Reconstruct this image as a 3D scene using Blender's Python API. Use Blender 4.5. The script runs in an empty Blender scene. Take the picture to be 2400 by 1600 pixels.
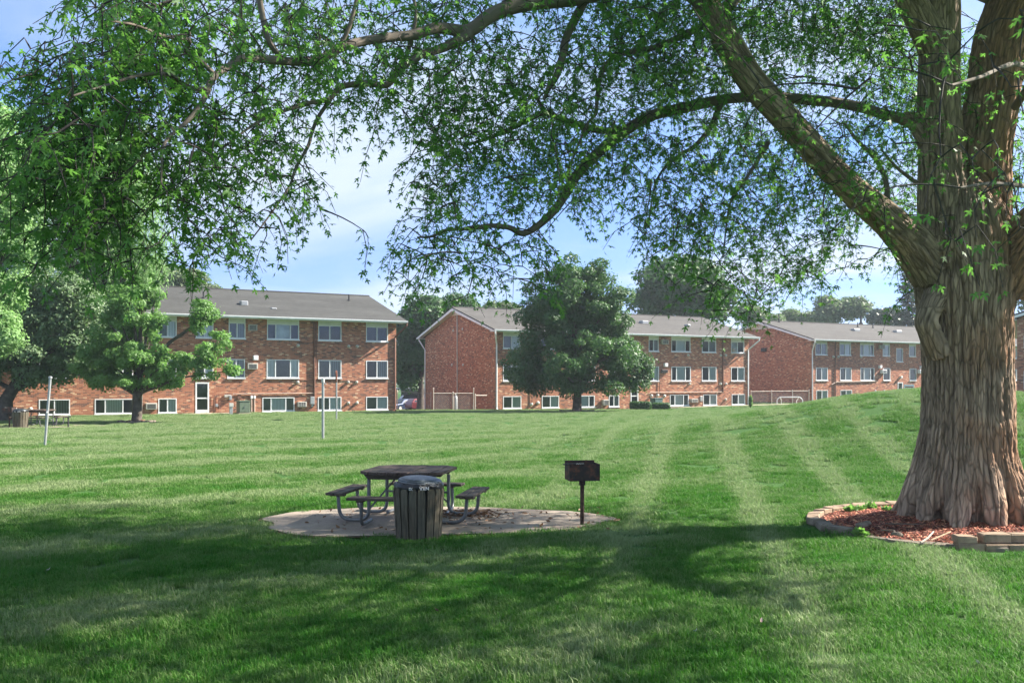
import bpy, math, random
import numpy as np
from mathutils import Vector, Matrix
R = math.radians
random.seed(7)
rng = np.random.default_rng(11)
C = bpy.context.scene.collection
F = 2170.0; HZ = 892.0; H = 2.15; CX = 1200.0      # photograph geometry: focal length, horizon, eye height

def ss(a, b, x):
    t = np.clip((np.asarray(x, float)-a)/(b-a), 0, 1)
    return t*t*(3-2*t)
def ghn(x, y):
    """height of the terrain (numpy)"""
    x = np.asarray(x, float); y = np.asarray(y, float)
    dx = x-14.8; sx = np.where(dx < 0, 6.0, 3.2)
    m = 1.9*np.exp(-.5*(dx/sx)**2 - .5*((y-30)/np.where(y < 30, 5.6, 7.0))**2)
    d = -.2*ss(62, 78, y)*(1-.5*ss(14, 30, x))
    e = -np.minimum(1.3, .035*np.maximum(0, y-74))*(1-ss(0, 20, x))
    bump = .03*np.sin(x*.9+.6*y)*np.sin(y*.5+1)*(1-ss(40, 60, y))
    return m+d+e+bump*.6
def gh(x, y): return float(ghn(x, y))
def P(px, py, d): return Vector(((px-CX)/F*d, d, H+(HZ-py)/F*d))
def G(px, d):
    x = (px-CX)/F*d
    return Vector((x, d, gh(x, d)))

# ------------------------------------------------------------------ objects
def tag(o, label=None, cat=None, group=None, kind=None):
    if label: o['label'] = label
    if cat: o['category'] = cat
    if group: o['group'] = group
    if kind: o['kind'] = kind
    return o
def thing(name, label, cat, loc=(0, 0, 0), rz=0, group=None):
    o = bpy.data.objects.new(name, None); C.objects.link(o)
    o.empty_display_size = .3
    o.location = loc; o.rotation_euler = (0, 0, rz)
    return tag(o, label, cat, group)
def link(name, me, m, parent=None, smooth=False):
    o = bpy.data.objects.new(name, me); C.objects.link(o)
    if m is not None and not me.materials: me.materials.append(m)
    if parent: o.parent = parent
    if smooth: me.polygons.foreach_set('use_smooth', [True]*len(me.polygons))
    return o
def copy_tree(o, parent=None):
    c = o.copy(); C.objects.link(c); c.parent = parent
    for ch in list(o.children): copy_tree(ch, c)
    return c

class MB:
    def __init__(s): s.v = []; s.f = []; s.mi = []; s.cur = 0
    def add(s, vs, fs):
        n = len(s.v); s.v += [tuple(v) for v in vs]
        for f in fs: s.f.append([i+n for i in f]); s.mi.append(s.cur)
        return s
    def box(s, a, b, M=None, bev=0):
        x0, y0, z0 = a; x1, y1, z1 = b
        if x0 > x1: x0, x1 = x1, x0
        if y0 > y1: y0, y1 = y1, y0
        if z0 > z1: z0, z1 = z1, z0
        if bev:
            e = min(bev, (x1-x0)*.45, (y1-y0)*.45, (z1-z0)*.45)
            vs = []; idx = {}
            for k, (z, i) in enumerate(((z0, e), (z0+e, 0), (z1-e, 0), (z1, e))):
                for (x, y) in ((x0+i+e*(i == 0), y0+i), (x1-i-e*(i == 0), y0+i), (x1-i, y0+i+e*(i == 0)), (x1-i, y1-i-e*(i == 0)), (x1-i-e*(i == 0), y1-i), (x0+i+e*(i == 0), y1-i), (x0+i, y1-i-e*(i == 0)), (x0+i, y0+i+e*(i == 0))):
                    vs.append((x, y, z))
            fs = [[7, 6, 5, 4, 3, 2, 1, 0], [24+j for j in range(8)]]
            for k in range(3):
                for j in range(8):
                    fs.append([k*8+j, k*8+(j+1) % 8, (k+1)*8+(j+1) % 8, (k+1)*8+j])
        else:
            vs = [(x0, y0, z0), (x1, y0, z0), (x1, y1, z0), (x0, y1, z0), (x0, y0, z1), (x1, y0, z1), (x1, y1, z1), (x0, y1, z1)]
            fs = [[0, 3, 2, 1], [4, 5, 6, 7], [0, 1, 5, 4], [1, 2, 6, 5], [2, 3, 7, 6], [3, 0, 4, 7]]
        if M is not None: vs = [M @ Vector(v) for v in vs]
        return s.add(vs, fs)
    def tube(s, pts, r, n=8, cap=True):
        pts = [Vector(p) for p in pts]
        if not hasattr(r, '__len__'): r = [r]*len(pts)
        t0 = (pts[1]-pts[0]).normalized()
        up = Vector((0, 0, 1)) if abs(t0.z) < .9 else Vector((1, 0, 0))
        a = t0.cross(up).normalized(); vs = []; m = len(pts)
        for i, p in enumerate(pts):
            t = (pts[min(i+1, m-1)]-pts[max(i-1, 0)])
            if t.length < 1e-9: t = t0
            t.normalize()
            a = (a-t*a.dot(t))
            if a.length < 1e-6: a = t.orthogonal()
            a.normalize(); b = t.cross(a)
            for j in range(n):
                w = 2*math.pi*j/n
                vs.append(p+(a*math.cos(w)+b*math.sin(w))*r[i])
        fs = []
        for i in range(m-1):
            for j in range(n):
                fs.append([i*n+j, i*n+(j+1) % n, (i+1)*n+(j+1) % n, (i+1)*n+j])
        if cap: fs += [list(range(n))[::-1], [(m-1)*n+j for j in range(n)]]
        return s.add(vs, fs)
    def lathe(s, prof, n=24, c=(0, 0), M=None):
        vs = []
        for (r, z) in prof:
            for j in range(n):
                w = 2*math.pi*j/n
                vs.append(Vector((c[0]+r*math.cos(w), c[1]+r*math.sin(w), z)))
        if M is not None: vs = [M @ v for v in vs]
        fs = [[i*n+j, i*n+(j+1) % n, (i+1)*n+(j+1) % n, (i+1)*n+j] for i in range(len(prof)-1) for j in range(n)]
        fs += [list(range(n))[::-1], [(len(prof)-1)*n+j for j in range(n)]]
        return s.add(vs, fs)
    def prism(s, poly, y0, y1, axis='y', M=None):
        """extrude a polygon of (a, z) along the other horizontal axis"""
        n = len(poly)
        mk = (lambda a, z, t: (a, t, z)) if axis == 'y' else ((lambda a, z, t: (t, a, z)) if axis == 'x' else (lambda a, z, t: (a, z, t)))
        vs = [Vector(mk(a, z, y0)) for a, z in poly]+[Vector(mk(a, z, y1)) for a, z in poly]
        if M is not None: vs = [M @ v for v in vs]
        fs = [list(range(n))[::-1], [n+j for j in range(n)]]+[[j, (j+1) % n, n+(j+1) % n, n+j] for j in range(n)]
        return s.add(vs, fs)
    def build(s, name, m, parent=None, smooth=False, fix=True):
        me = bpy.data.meshes.new(name)
        me.from_pydata(s.v, [], s.f); 
        ms = m if isinstance(m, (list, tuple)) else [m]
        for x in ms: me.materials.append(x)
        if len(ms) > 1: me.polygons.foreach_set('material_index', s.mi)
        me.update()
        if fix and len(s.f) < 60000:
            import bmesh
            bm = bmesh.new(); bm.from_mesh(me); bmesh.ops.recalc_face_normals(bm, faces=bm.faces); bm.to_mesh(me); bm.free()
        o = link(name, me, None, parent)
        if smooth: me.polygons.foreach_set('use_smooth', [True]*len(me.polygons)); me.set_sharp_from_angle(angle=R(40))
        return o

def np_mesh(name, V, Fc, k, m, parent=None, attrs=None, smooth=False):
    """V (n,3); Fc (f,k) all faces with k corners"""
    me = bpy.data.meshes.new(name)
    me.vertices.add(len(V)); me.vertices.foreach_set('co', np.ascontiguousarray(V, dtype=np.float32).ravel())
    nf = len(Fc)
    me.loops.add(nf*k); me.loops.foreach_set('vertex_index', np.ascontiguousarray(Fc, dtype=np.int32).ravel())
    me.polygons.add(nf); me.polygons.foreach_set('loop_start', np.arange(nf, dtype=np.int32)*k)
    if smooth: me.polygons.foreach_set('use_smooth', np.ones(nf, dtype=bool))
    for an, (ty, dat) in (attrs or {}).items():
        a = me.attributes.new(an, ty, 'POINT')
        a.data.foreach_set('value' if ty == 'FLOAT' else 'vector', np.ascontiguousarray(dat, dtype=np.float32).ravel())
    me.update(calc_edges=True)
    return link(name, me, m, parent)

# ------------------------------------------------------------------ numpy noise
_perm = rng.permutation(512).astype(np.int64)
_grad = rng.normal(size=(512, 3)); _grad /= np.linalg.norm(_grad, axis=1)[:, None]
def pnoise(p):
    p = np.asarray(p, float); i = np.floor(p).astype(np.int64); f = p-i; u = f*f*f*(f*(f*6-15)+10)
    out = 0
    for a in (0, 1):
        for b in (0, 1):
            for c in (0, 1):
                h = _perm[(_perm[(_perm[(i[:, 0]+a) & 511]+i[:, 1]+b) & 511]+i[:, 2]+c) & 511]
                g = _grad[h]; dd = f-np.array([a, b, c])
                w = (u[:, 0] if a else 1-u[:, 0])*(u[:, 1] if b else 1-u[:, 1])*(u[:, 2] if c else 1-u[:, 2])
                out = out+w*(g*dd).sum(1)
    return out*1.6

# ------------------------------------------------------------------ materials
class NT:
    def __init__(s, name):
        s.m = bpy.data.materials.new(name); s.m.use_nodes = True
        s.t = s.m.node_tree; s.n = s.t.nodes; s.n.clear()
        s.out = s.n.new('ShaderNodeOutputMaterial')
    def new(s, ty, **kw):
        nd = s.n.new(ty)
        for k, v in kw.items():
            if k.startswith('_'): nd.inputs[k[1:].replace('_', ' ')].default_value = v
            else: setattr(nd, k, v)
        return nd
    def l(s, a, b): s.t.links.new(a, b)
    def val(s, x, inp):
        if isinstance(x, (int, float)): inp.default_value = x
        elif isinstance(x, (tuple, list)): inp.default_value = tuple(x)+((1,) if len(x) == 3 and len(inp.default_value) == 4 else ())
        else: s.l(x, inp)
    def coord(s, which='Object', scale=(1, 1, 1), rot=(0, 0, 0), loc=(0, 0, 0)):
        if which == 'World': c = s.new('ShaderNodeNewGeometry').outputs['Position']
        elif which.startswith('@'): c = s.new('ShaderNodeAttribute', attribute_name=which[1:]).outputs['Vector']
        else: c = s.new('ShaderNodeTexCoord').outputs[which]
        mp = s.new('ShaderNodeMapping'); s.l(c, mp.inputs[0])
        mp.inputs['Scale'].default_value = scale; mp.inputs['Rotation'].default_value = rot; mp.inputs['Location'].default_value = loc
        return mp.outputs[0]
    def noise(s, co, scale, detail=3, rough=.55, dist=0):
        n = s.new('ShaderNodeTexNoise'); s.l(co, n.inputs['Vector'])
        n.inputs['Scale'].default_value = scale; n.inputs['Detail'].default_value = detail
        n.inputs['Roughness'].default_value = rough; n.inputs['Distortion'].default_value = dist
        return n.outputs['Fac']
    def ramp(s, fac, stops):
        r = s.new('ShaderNodeValToRGB'); s.l(fac, r.inputs[0]); e = r.color_ramp.elements
        while len(e) < len(stops): e.new(.5)
        for k, (p, c) in enumerate(stops):
            e[k].position = p; c = (c, c, c) if isinstance(c, (int, float)) else c; e[k].color = (*c, 1)
        return r.outputs[0]
    def math(s, op, a, b=0, c=0, clamp=False):
        n = s.new('ShaderNodeMath', operation=op, use_clamp=clamp)
        s.val(a, n.inputs[0]); s.val(b, n.inputs[1]); s.val(c, n.inputs[2]); return n.outputs[0]
    def mix(s, f, a, b, mode='MIX'):
        n = s.new('ShaderNodeMix', data_type='RGBA', blend_type=mode)
        s.val(f, n.inputs[0]); s.val(a, n.inputs[6]); s.val(b, n.inputs[7]); return n.outputs[2]
    def bump(s, h, strength=.4, dist=.02):
        b = s.new('ShaderNodeBump'); b.inputs['Strength'].default_value = strength; b.inputs['Distance'].default_value = dist
        s.l(h, b.inputs['Height']); return b.outputs[0]
    def bsdf(s, col, rough=.8, metal=0, spec=.4, normal=None):
        b = s.new('ShaderNodeBsdfPrincipled'); s.val(col, b.inputs['Base Color']); s.val(rough, b.inputs['Roughness'])
        b.inputs['Metallic'].default_value = metal; b.inputs['Specular IOR Level'].default_value = spec
        if normal is not None: s.l(normal, b.inputs['Normal'])
        return b
    def done(s, sh): s.l(sh, s.out.inputs[0]); return s.m

def simple(name, col, rough=.7, metal=0, var=.15, sc=6, spec=.4, bump=.15, dark=None):
    t = NT(name); co = t.coord('Object'); n = t.noise(co, sc, 5)
    c2 = dark or tuple(x*(1-var*1.6) for x in col); c1 = tuple(min(1, x*(1+var)) for x in col)
    c = t.ramp(n, [(.3, c2), (.7, c1)])
    fine = t.noise(co, sc*8, 3)
    return t.done(t.bsdf(c, t.math('MULTIPLY_ADD', fine, .2, rough-.1), metal, spec, t.bump(fine, bump, .01)).outputs[0])

def brick_mat(name, tint, dark=1.0, axis='x', cream=.035):
    t = NT(name)
    tc = t.new('ShaderNodeTexCoord'); sp = t.new('ShaderNodeSeparateXYZ'); t.l(tc.outputs['Object'], sp.inputs[0])
    cb = t.new('ShaderNodeCombineXYZ'); t.l(sp.outputs['X' if axis == 'x' else 'Y'], cb.inputs[0]); t.l(sp.outputs['Z'], cb.inputs[1])
    b = t.new('ShaderNodeTexBrick', offset=.5, squash=1)
    t.l(cb.outputs[0], b.inputs['Vector'])
    b.inputs['Color1'].default_value = (0, 0, 0, 1); b.inputs['Color2'].default_value = (1, 1, 1, 1); b.inputs['Mortar'].default_value = (.5, .5, .5, 1)
    b.inputs['Scale'].default_value = 1; b.inputs['Mortar Size'].default_value = .006; b.inputs['Brick Width'].default_value = .23
    b.inputs['Row Height'].default_value = .076; b.inputs['Bias'].default_value = 0; b.inputs['Mortar Smooth'].default_value = .2
    c = t.ramp(b.outputs['Color'], [(0, (.10, .062, .055)), (.16, (.14, .07, .055)), (.2, (.27, .105, .065)), (.55, (.34, .135, .08)), (.8, (.40, .18, .11)), (.93, (.45, .24, .16)), (1-cream, (.62, .45, .32))])
    c = t.mix(1.0, c, tint, 'MULTIPLY')
    big = t.noise(t.coord('Object'), .5, 4)
    c = t.mix(t.math('MULTIPLY', big, .45), c, tuple(x*.62 for x in (.33, .17, .12)), 'MIX')
    c = t.mix(b.outputs['Fac'], c, (.33, .25, .21))
    h = t.math('SUBTRACT', 1, b.outputs['Fac'])
    return t.done(t.bsdf(c, .88, 0, .25, t.bump(h, .5, .008)).outputs[0])

def leaf_mat(name, c1, c2, tr, trans=.42, spec=.35, wscale=.5):
    t = NT(name)
    at = t.new('ShaderNodeAttribute', attribute_name='rnd').outputs['Fac']
    n = t.noise(t.coord('World'), wscale, 2)
    f = t.math('ADD', t.math('MULTIPLY', at, .6), t.math('MULTIPLY', n, .5), clamp=True)
    c = t.mix(f, c1, c2)
    b = t.bsdf(c, .5, 0, spec)
    tl = t.new('ShaderNodeBsdfTranslucent'); t.l(t.mix(f, tuple(x*.75 for x in tr), tr), tl.inputs[0])
    mx = t.new('ShaderNodeMixShader'); mx.inputs[0].default_value = trans
    t.l(b.outputs[0], mx.inputs[1]); t.l(tl.outputs[0], mx.inputs[2])
    return t.done(mx.outputs[0])

def bark_mat(name, base, attr='@bark', dark=.45, red=0.0, sc=1):
    t = NT(name)
    co = t.coord(attr if attr.startswith('@') else 'Object', (1, 1, .12))
    n1 = t.noise(co, 9*sc, 6, .6, .6); n2 = t.noise(co, 30*sc, 5, .65)
    r = t.math('ABSOLUTE', t.math('MULTIPLY_ADD', n1, 2, -1))
    vn = t.new('ShaderNodeTexVoronoi'); wv = t.new('ShaderNodeVectorMath', operation='ADD'); t.l(t.coord(attr if attr.startswith('@') else 'Object', (1, 1, .2)), wv.inputs[0])
    wn_ = t.new('ShaderNodeTexNoise'); t.l(co, wn_.inputs['Vector']); wn_.inputs['Scale'].default_value = 7; wn_.inputs['Detail'].default_value = 4
    ws_ = t.new('ShaderNodeVectorMath', operation='SCALE'); t.l(wn_.outputs['Color'], ws_.inputs[0]); ws_.inputs['Scale'].default_value = .09; t.l(ws_.outputs[0], wv.inputs[1])
    t.l(wv.outputs[0], vn.inputs['Vector']); vn.inputs['Scale'].default_value = 17*sc; plate = t.math('FRACT', t.math('MULTIPLY', vn.outputs['Color'], 1.0))
    ve = t.new('ShaderNodeTexVoronoi', feature='DISTANCE_TO_EDGE'); t.l(wv.outputs[0], ve.inputs['Vector']); ve.inputs['Scale'].default_value = 17*sc; edge = t.ramp(ve.outputs['Distance'], [(.0, 1), (.13, 0)])
    r = t.math('MULTIPLY', r, 2.2, clamp=True)
    big = t.noise(t.coord('World'), 1.3, 3)
    c = t.ramp(t.math('MULTIPLY_ADD', plate, .30, t.math('MULTIPLY', n2, .72)), [(.25, tuple(x*dark for x in base)), (.5, base), (.75, tuple(min(1, x*1.5) for x in base))])
    sx = t.new('ShaderNodeSeparateXYZ'); t.l(t.coord('Object'), sx.inputs[0]); side = t.math('MULTIPLY_ADD', sx.outputs[0], .35, -.02)  # warm sunlight painted into the bark's right side, biasing the peeled red patches
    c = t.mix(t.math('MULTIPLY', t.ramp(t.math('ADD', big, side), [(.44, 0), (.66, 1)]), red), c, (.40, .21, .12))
    moss = t.noise(t.coord('World'), .8, 3)
    c = t.mix(t.math('MULTIPLY', t.ramp(moss, [(.5, 0), (.75, 1)]), .22), c, (.17, .18, .14))
    c = t.mix(t.math('MULTIPLY', t.ramp(r, [(.0, 1), (.35, 0)]), .35), c, tuple(x*.4 for x in base))
    cv = t.new('ShaderNodeAttribute', attribute_name='crev').outputs['Fac']; c = t.mix(t.math('MULTIPLY', cv, .6, clamp=True), c, tuple(x*.28 for x in base))
    c = t.mix(t.math('MULTIPLY', edge, .55), c, tuple(x*.22 for x in base))
    hgt = t.math('ADD', t.math('MULTIPLY', r, .4), t.math('MULTIPLY', n2, .5)); hgt = t.math('SUBTRACT', hgt, t.math('MULTIPLY', edge, .7))
    return t.done(t.bsdf(c, .9, 0, .2, t.bump(hgt, .8, .03)).outputs[0])

M = {}
M['brick'] = brick_mat('brick_front', (1.18, 1.07, .93))
M['brick_far'] = brick_mat('brick_far_front', (1.25, 1.08, 1.0))
M['brick_side'] = brick_mat('brick_gable', (1.1, 1.0, .88), axis='y', cream=.05)
M['white'] = simple('white_trim', (.72, .73, .74), .5, 0, .08, 3)
M['panel'] = simple('cream_panel', (.62, .62, .57), .6, 0, .08, 2)
M['roof'] = simple('grey_shingle', (.185, .18, .165), .9, 0, .14, .35, .2, .4)
M['roof2'] = simple('pale_grey_shingle', (.235, .23, .215), .9, 0, .14, .35, .2, .4)
def roof_mat(name, col):
    t = NT(name); co = t.coord('Object')
    b = t.new('ShaderNodeTexBrick', offset=.5); t.l(co, b.inputs[0])
    b.inputs['Scale'].default_value = 1; b.inputs['Brick Width'].default_value = .33; b.inputs['Row Height'].default_value = .16
    b.inputs['Mortar Size'].default_value = .008; b.inputs['Color1'].default_value = (.8, .8, .8, 1); b.inputs['Color2'].default_value = (1.2, 1.2, 1.2, 1); b.inputs['Mortar'].default_value = (.7, .7, .7, 1)
    big = t.ramp(t.noise(t.coord('Object', (.5, 1.4, 1)), .5, 5), [(.3, tuple(x*.82 for x in col)), (.7, tuple(x*1.14 for x in col))])
    c = t.mix(.6, big, b.outputs[0], 'MULTIPLY')
    return t.done(t.bsdf(c, .92, 0, .2, t.bump(t.noise(co, 40, 2), .3, .01)).outputs[0])
M['roof'] = roof_mat('grey_shingle', (.062, .0625, .060)); M['roof2'] = roof_mat('pale_grey_shingle', (.088, .084, .079))
M['blind'] = None
def blind_mat(name, col, k):
    t = NT(name); co = t.coord('Object')
    w = t.new('ShaderNodeTexWave', wave_type='BANDS', bands_direction='X'); t.l(co, w.inputs[0]); w.inputs['Scale'].default_value = k; w.inputs['Distortion'].default_value = .4
    c = t.ramp(w.outputs['Fac'], [(.1, tuple(x*.55 for x in col)), (.6, col)])
    return t.done(t.bsdf(c, .8).outputs[0])
M['blind'] = blind_mat('vertical_blinds', (.80, .84, .82), 3.2); M['blind_dark'] = blind_mat('half_open_blinds', (.3, .33, .34), 2.2)
M['curtain'] = simple('curtain', (.55, .6, .6), .9, 0, .2, 2)
M['room'] = simple('dark_room', (.035, .04, .045), .9, 0, .3, 1)
def glass_mat():
    t = NT('window_glass'); 
    g = t.new('ShaderNodeBsdfGlossy'); g.inputs['Roughness'].default_value = .04; g.inputs[0].default_value = (.8, .85, .9, 1)
    tr = t.new('ShaderNodeBsdfTransparent'); tr.inputs[0].default_value = (.86, .9, .9, 1)
    fr = t.new('ShaderNodeFresnel'); fr.inputs[0].default_value = 1.5
    mx = t.new('ShaderNodeMixShader'); t.l(t.math('MULTIPLY_ADD', fr.outputs[0], 1.0, .03, clamp=True), mx.inputs[0]); t.l(tr.outputs[0], mx.inputs[1]); t.l(g.outputs[0], mx.inputs[2])
    return t.done(mx.outputs[0])
M['glass'] = glass_mat()
M['screen'] = simple('fly_screen', (.13, .14, .145), .7, 0, .1, 4)
M['ac'] = simple('ac_casing', (.42, .40, .36), .6, .0, .15, 5); M['dark'] = simple('dark_grille', (.03, .03, .032), .6)
M['pipe_brown'] = simple('brown_pipe', (.16, .075, .05), .6); M['pipe_tan'] = simple('tan_pipe', (.42, .30, .24), .6); M['post_beige'] = simple('pale_post', (.50, .46, .41), .6, .2)
M['grey_metal'] = simple('grey_metal', (.38, .39, .40), .45, .5, .12, 8); M['pale_metal'] = simple('pale_metal', (.55, .54, .5), .5, .3, .15, 8)
M['galv'] = simple('galvanised_tube', (.17, .175, .18), .42, .5, .15, 12); M['cab_green'] = simple('cabinet_green', (.13, .17, .12), .6, 0, .12, 2)
M['box_green'] = simple('transformer_teal', (.09, .16, .15), .6); M['rust'] = simple('rust', (.19, .06, .03), .85, 0, .4, 9)
M['step'] = simple('concrete_step', (.5, .42, .34), .9, 0, .12, 3); M['red_paint'] = simple('faded_red', (.22, .05, .04), .6)
M['asphalt'] = simple('asphalt', (.09, .09, .092), .95, 0, .2, 1.5)
def wood_mat(name, col, axis, lift=1.0):
    sc = {'x': (1.2, 18, 18), 'y': (18, 1.2, 18), 'z': (18, 18, 1.0)}[axis]
    t = NT(name); co = t.coord('Object', sc); n = t.noise(co, 2.2, 6, .65, .3); big = t.noise(t.coord('Object'), 3.5, 4)
    c = t.ramp(n, [(.28, tuple(x*.35 for x in col)), (.5, col), (.72, tuple(min(1, x*1.9) for x in col))])
    c = t.mix(t.math('MULTIPLY', t.ramp(big, [(.45, 0), (.7, 1)]), .5*lift), c, (.12, .115, .085))
    return t.done(t.bsdf(c, .85, 0, .25, t.bump(n, .6, .012)).outputs[0])
M['wood_top'] = wood_mat('weathered_table_wood', (.085, .06, .052), 'y'); M['wood_bench'] = wood_mat('weathered_bench_wood', (.085, .066, .055), 'x')
M['wood_slat'] = wood_mat('mossy_slat_wood', (.095, .080, .056), 'z', 1.3)
def grill_mat():
    t = NT('burnt_steel'); co = t.coord('Object'); n = t.noise(co, 9, 6, .65); sp = t.new('ShaderNodeSeparateXYZ'); t.l(co, sp.inputs[0])
    f = t.math('ADD', n, t.math('MULTIPLY', t.noise(co, 2.5, 3), .5))
    c = t.ramp(f, [(.55, (.022, .022, .024)), (.78, (.05, .035, .03)), (.92, (.17, .065, .04))])
    return t.done(t.bsdf(c, .75, .2, .4, t.bump(n, .4, .004)).outputs[0])
M['grill'] = grill_mat(); M['grill_rust'] = simple('rusty_post', (.085, .05, .035), .8, .1, .5, 14, .3, .3)
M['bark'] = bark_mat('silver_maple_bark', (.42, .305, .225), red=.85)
M['bark2'] = bark_mat('limb_bark', (.15, .125, .105), red=.2, sc=1.6)
M['twig'] = simple('twig_bark', (.055, .045, .042), .9, 0, .3, 9)
M['bark_far'] = simple('far_bark', (.10, .085, .07), .95, 0, .35, 4, .2, .4)
def concrete():
    t = NT('old_concrete'); co = t.coord('Object'); n = t.noise(co, 1.3, 6, .6); f = t.noise(co, 26, 5, .7)
    c = t.ramp(n, [(.3, (.19, .155, .125)), (.7, (.32, .27, .22))]); c = t.mix(t.ramp(f, [(.55, 0), (.68, .7)]), c, (.12, .085, .06))
    return t.done(t.bsdf(c, .95, 0, .2, t.bump(f, .5, .01)).outputs[0])
M['concrete'] = concrete()
def mulch():
    t = NT('red_mulch'); at = t.new('ShaderNodeAttribute', attribute_name='rnd').outputs['Fac']
    c = t.ramp(at, [(0, (.11, .035, .028)), (.35, (.30, .075, .05)), (.75, (.50, .16, .09)), (1, (.65, .36, .22))])
    return t.done(t.bsdf(c, .85).outputs[0])
M['mulch'] = mulch(); M['mulch_base'] = simple('mulch_bed', (.09, .035, .025), .95, 0, .4, 9, .2, .8)
M['stone'] = simple('edging_stone', (.30, .215, .15), .9, 0, .3, 5, .25, .5); M['stone_grey'] = simple('grey_edging_stone', (.19, .155, .125), .9, 0, .3, 6, .25, .5)
M['plastic'] = simple('black_bag', (.012, .012, .014), .35, 0, .2, 10, .5, .5)
def lid_mat():
    t = NT('lid_metal'); n = t.noise(t.coord('Object', (1, 1, 1)), 14, 6, .7, 1.5)
    c = t.ramp(n, [(.38, (.02, .025, .03)), (.56, (.055, .07, .08)), (.78, (.3, .31, .31))])
    return t.done(t.bsdf(c, .42, .55, .5, t.bump(n, .5, .01)).outputs[0])
M['lid'] = lid_mat(); M['ink'] = simple('white_print', (.8, .8, .8), .6, 0, .02)

def ground_mat():
    t = NT('lawn_soil'); w = t.coord('World')
    n = t.noise(w, .35, 5, .6); f = t.noise(w, 22, 5, .7)
    c = t.ramp(f, [(.3, (.018, .065, .010)), (.55, (.045, .12, .025)), (.75, (.095, .17, .06))])
    c = t.mix(t.math('MULTIPLY', n, .5), c, (.06, .10, .035))
    return t.done(t.bsdf(c, .95, 0, .1, t.bump(f, .6, .05)).outputs[0])
M['ground'] = ground_mat()
def grass_mat():
    t = NT('grass_blades'); w = t.coord('World', (1, 1, 0))
    oi = t.new('ShaderNodeObjectInfo').outputs['Random']; at = t.new('ShaderNodeAttribute', attribute_name='rnd').outputs['Fac']
    n1 = t.noise(w, .45, 4, .6); n2 = t.noise(w, 2.6, 3, .6)
    # mowing stripes: two passes of the mower, bent by noise
    sx = t.new('ShaderNodeTexWave', wave_type='BANDS', bands_direction='X'); t.l(t.coord('World', (1, 1, 0), (0, 0, R(11))), sx.inputs[0])
    sx.inputs['Scale'].default_value = .17; sx.inputs['Distortion'].default_value = 1.3; sx.inputs['Detail Scale'].default_value = .12; sx.inputs['Detail'].default_value = 1
    sy = t.new('ShaderNodeTexWave', wave_type='BANDS', bands_direction='X'); t.l(t.coord('World', (1, 1, 0), (0, 0, R(52))), sy.inputs[0])
    sy.inputs['Scale'].default_value = .085; sy.inputs['Distortion'].default_value = 2.0; sy.inputs['Detail Scale'].default_value = .06; sy.inputs['Detail'].default_value = 1
    sp = t.new('ShaderNodeSeparateXYZ'); t.l(t.coord('World'), sp.inputs[0])
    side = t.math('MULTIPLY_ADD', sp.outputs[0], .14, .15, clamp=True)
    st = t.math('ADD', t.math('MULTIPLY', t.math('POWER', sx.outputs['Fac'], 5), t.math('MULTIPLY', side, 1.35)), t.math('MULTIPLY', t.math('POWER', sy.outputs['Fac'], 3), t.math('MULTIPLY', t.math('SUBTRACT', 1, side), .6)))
    f = t.math('ADD', t.math('MULTIPLY', n1, .75), t.math('MULTIPLY', n2, .45))
    f = t.math('ADD', f, t.math('MULTIPLY', at, .28)); f = t.math('ADD', f, t.math('MULTIPLY', st, .42)); f = t.math('ADD', f, t.math('MULTIPLY', oi, .08))
    far = t.math('MULTIPLY_ADD', sp.outputs[1], .009, -.16, clamp=False)  # distance paling: haze, and the near shade's deep green, painted into blade colour
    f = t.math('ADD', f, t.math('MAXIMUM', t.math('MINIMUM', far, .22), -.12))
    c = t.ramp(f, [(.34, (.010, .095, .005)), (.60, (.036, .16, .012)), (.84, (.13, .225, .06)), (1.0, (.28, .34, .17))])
    b = t.bsdf(c, .6, 0, .16)
    tl = t.new('ShaderNodeBsdfTranslucent'); t.l(t.mix(.5, c, (.06, .26, .012)), tl.inputs[0])
    mx = t.new('ShaderNodeMixShader'); mx.inputs[0].default_value = .35; t.l(b.outputs[0], mx.inputs[1]); t.l(tl.outputs[0], mx.inputs[2])
    return t.done(mx.outputs[0])
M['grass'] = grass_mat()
SKYTINT=(.88,.95,1.04,1); CLOUD=(3.1,3.5,4.0,1); SKYS=.08; CLOC=(5.2,.4,0); EXPO=1.84; HAZE=.0004; LEAFK=1.35
# ------------------------------------------------------------------ camera, sun, sky
cam = bpy.data.cameras.new('camera'); co = bpy.data.objects.new('camera', cam); C.objects.link(co)
co.location = (0, 0, H); co.rotation_euler = (R(90), 0, 0)
cam.sensor_width = 36; cam.lens = 36*F/2400; cam.shift_y = (HZ-800)/2400; cam.clip_end = 3000; cam.clip_start = .1
bpy.context.scene.camera = co
SUNV = Vector((3.5, .90, 2.70)).normalized()
EL = math.asin(SUNV.z); AZ = math.atan2(SUNV.x, SUNV.y)
sd = bpy.data.lights.new('sun', 'SUN'); sd.energy = 5.0; sd.angle = R(.55); sd.color = (1, .93, .82)
so = bpy.data.objects.new('sun', sd); C.objects.link(so); so.rotation_euler = (-SUNV).to_track_quat('-Z', 'Y').to_euler(); so.location = (20, 5, 40)
wd = bpy.data.worlds.new('World'); bpy.context.scene.world = wd; wd.use_nodes = True
nt = wd.node_tree; nt.nodes.clear()
def wn(ty, **k):
    n = nt.nodes.new(ty)
    for a, b in k.items(): setattr(n, a, b)
    return n
sky = wn('ShaderNodeTexSky', sky_type='NISHITA', sun_disc=False, sun_elevation=EL, sun_rotation=AZ, air_density=.8, dust_density=.15, ozone_density=2.5, altitude=300)
tc = wn('ShaderNodeTexCoord'); sx = wn('ShaderNodeSeparateXYZ'); nt.links.new(tc.outputs['Generated'], sx.inputs[0])
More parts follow.
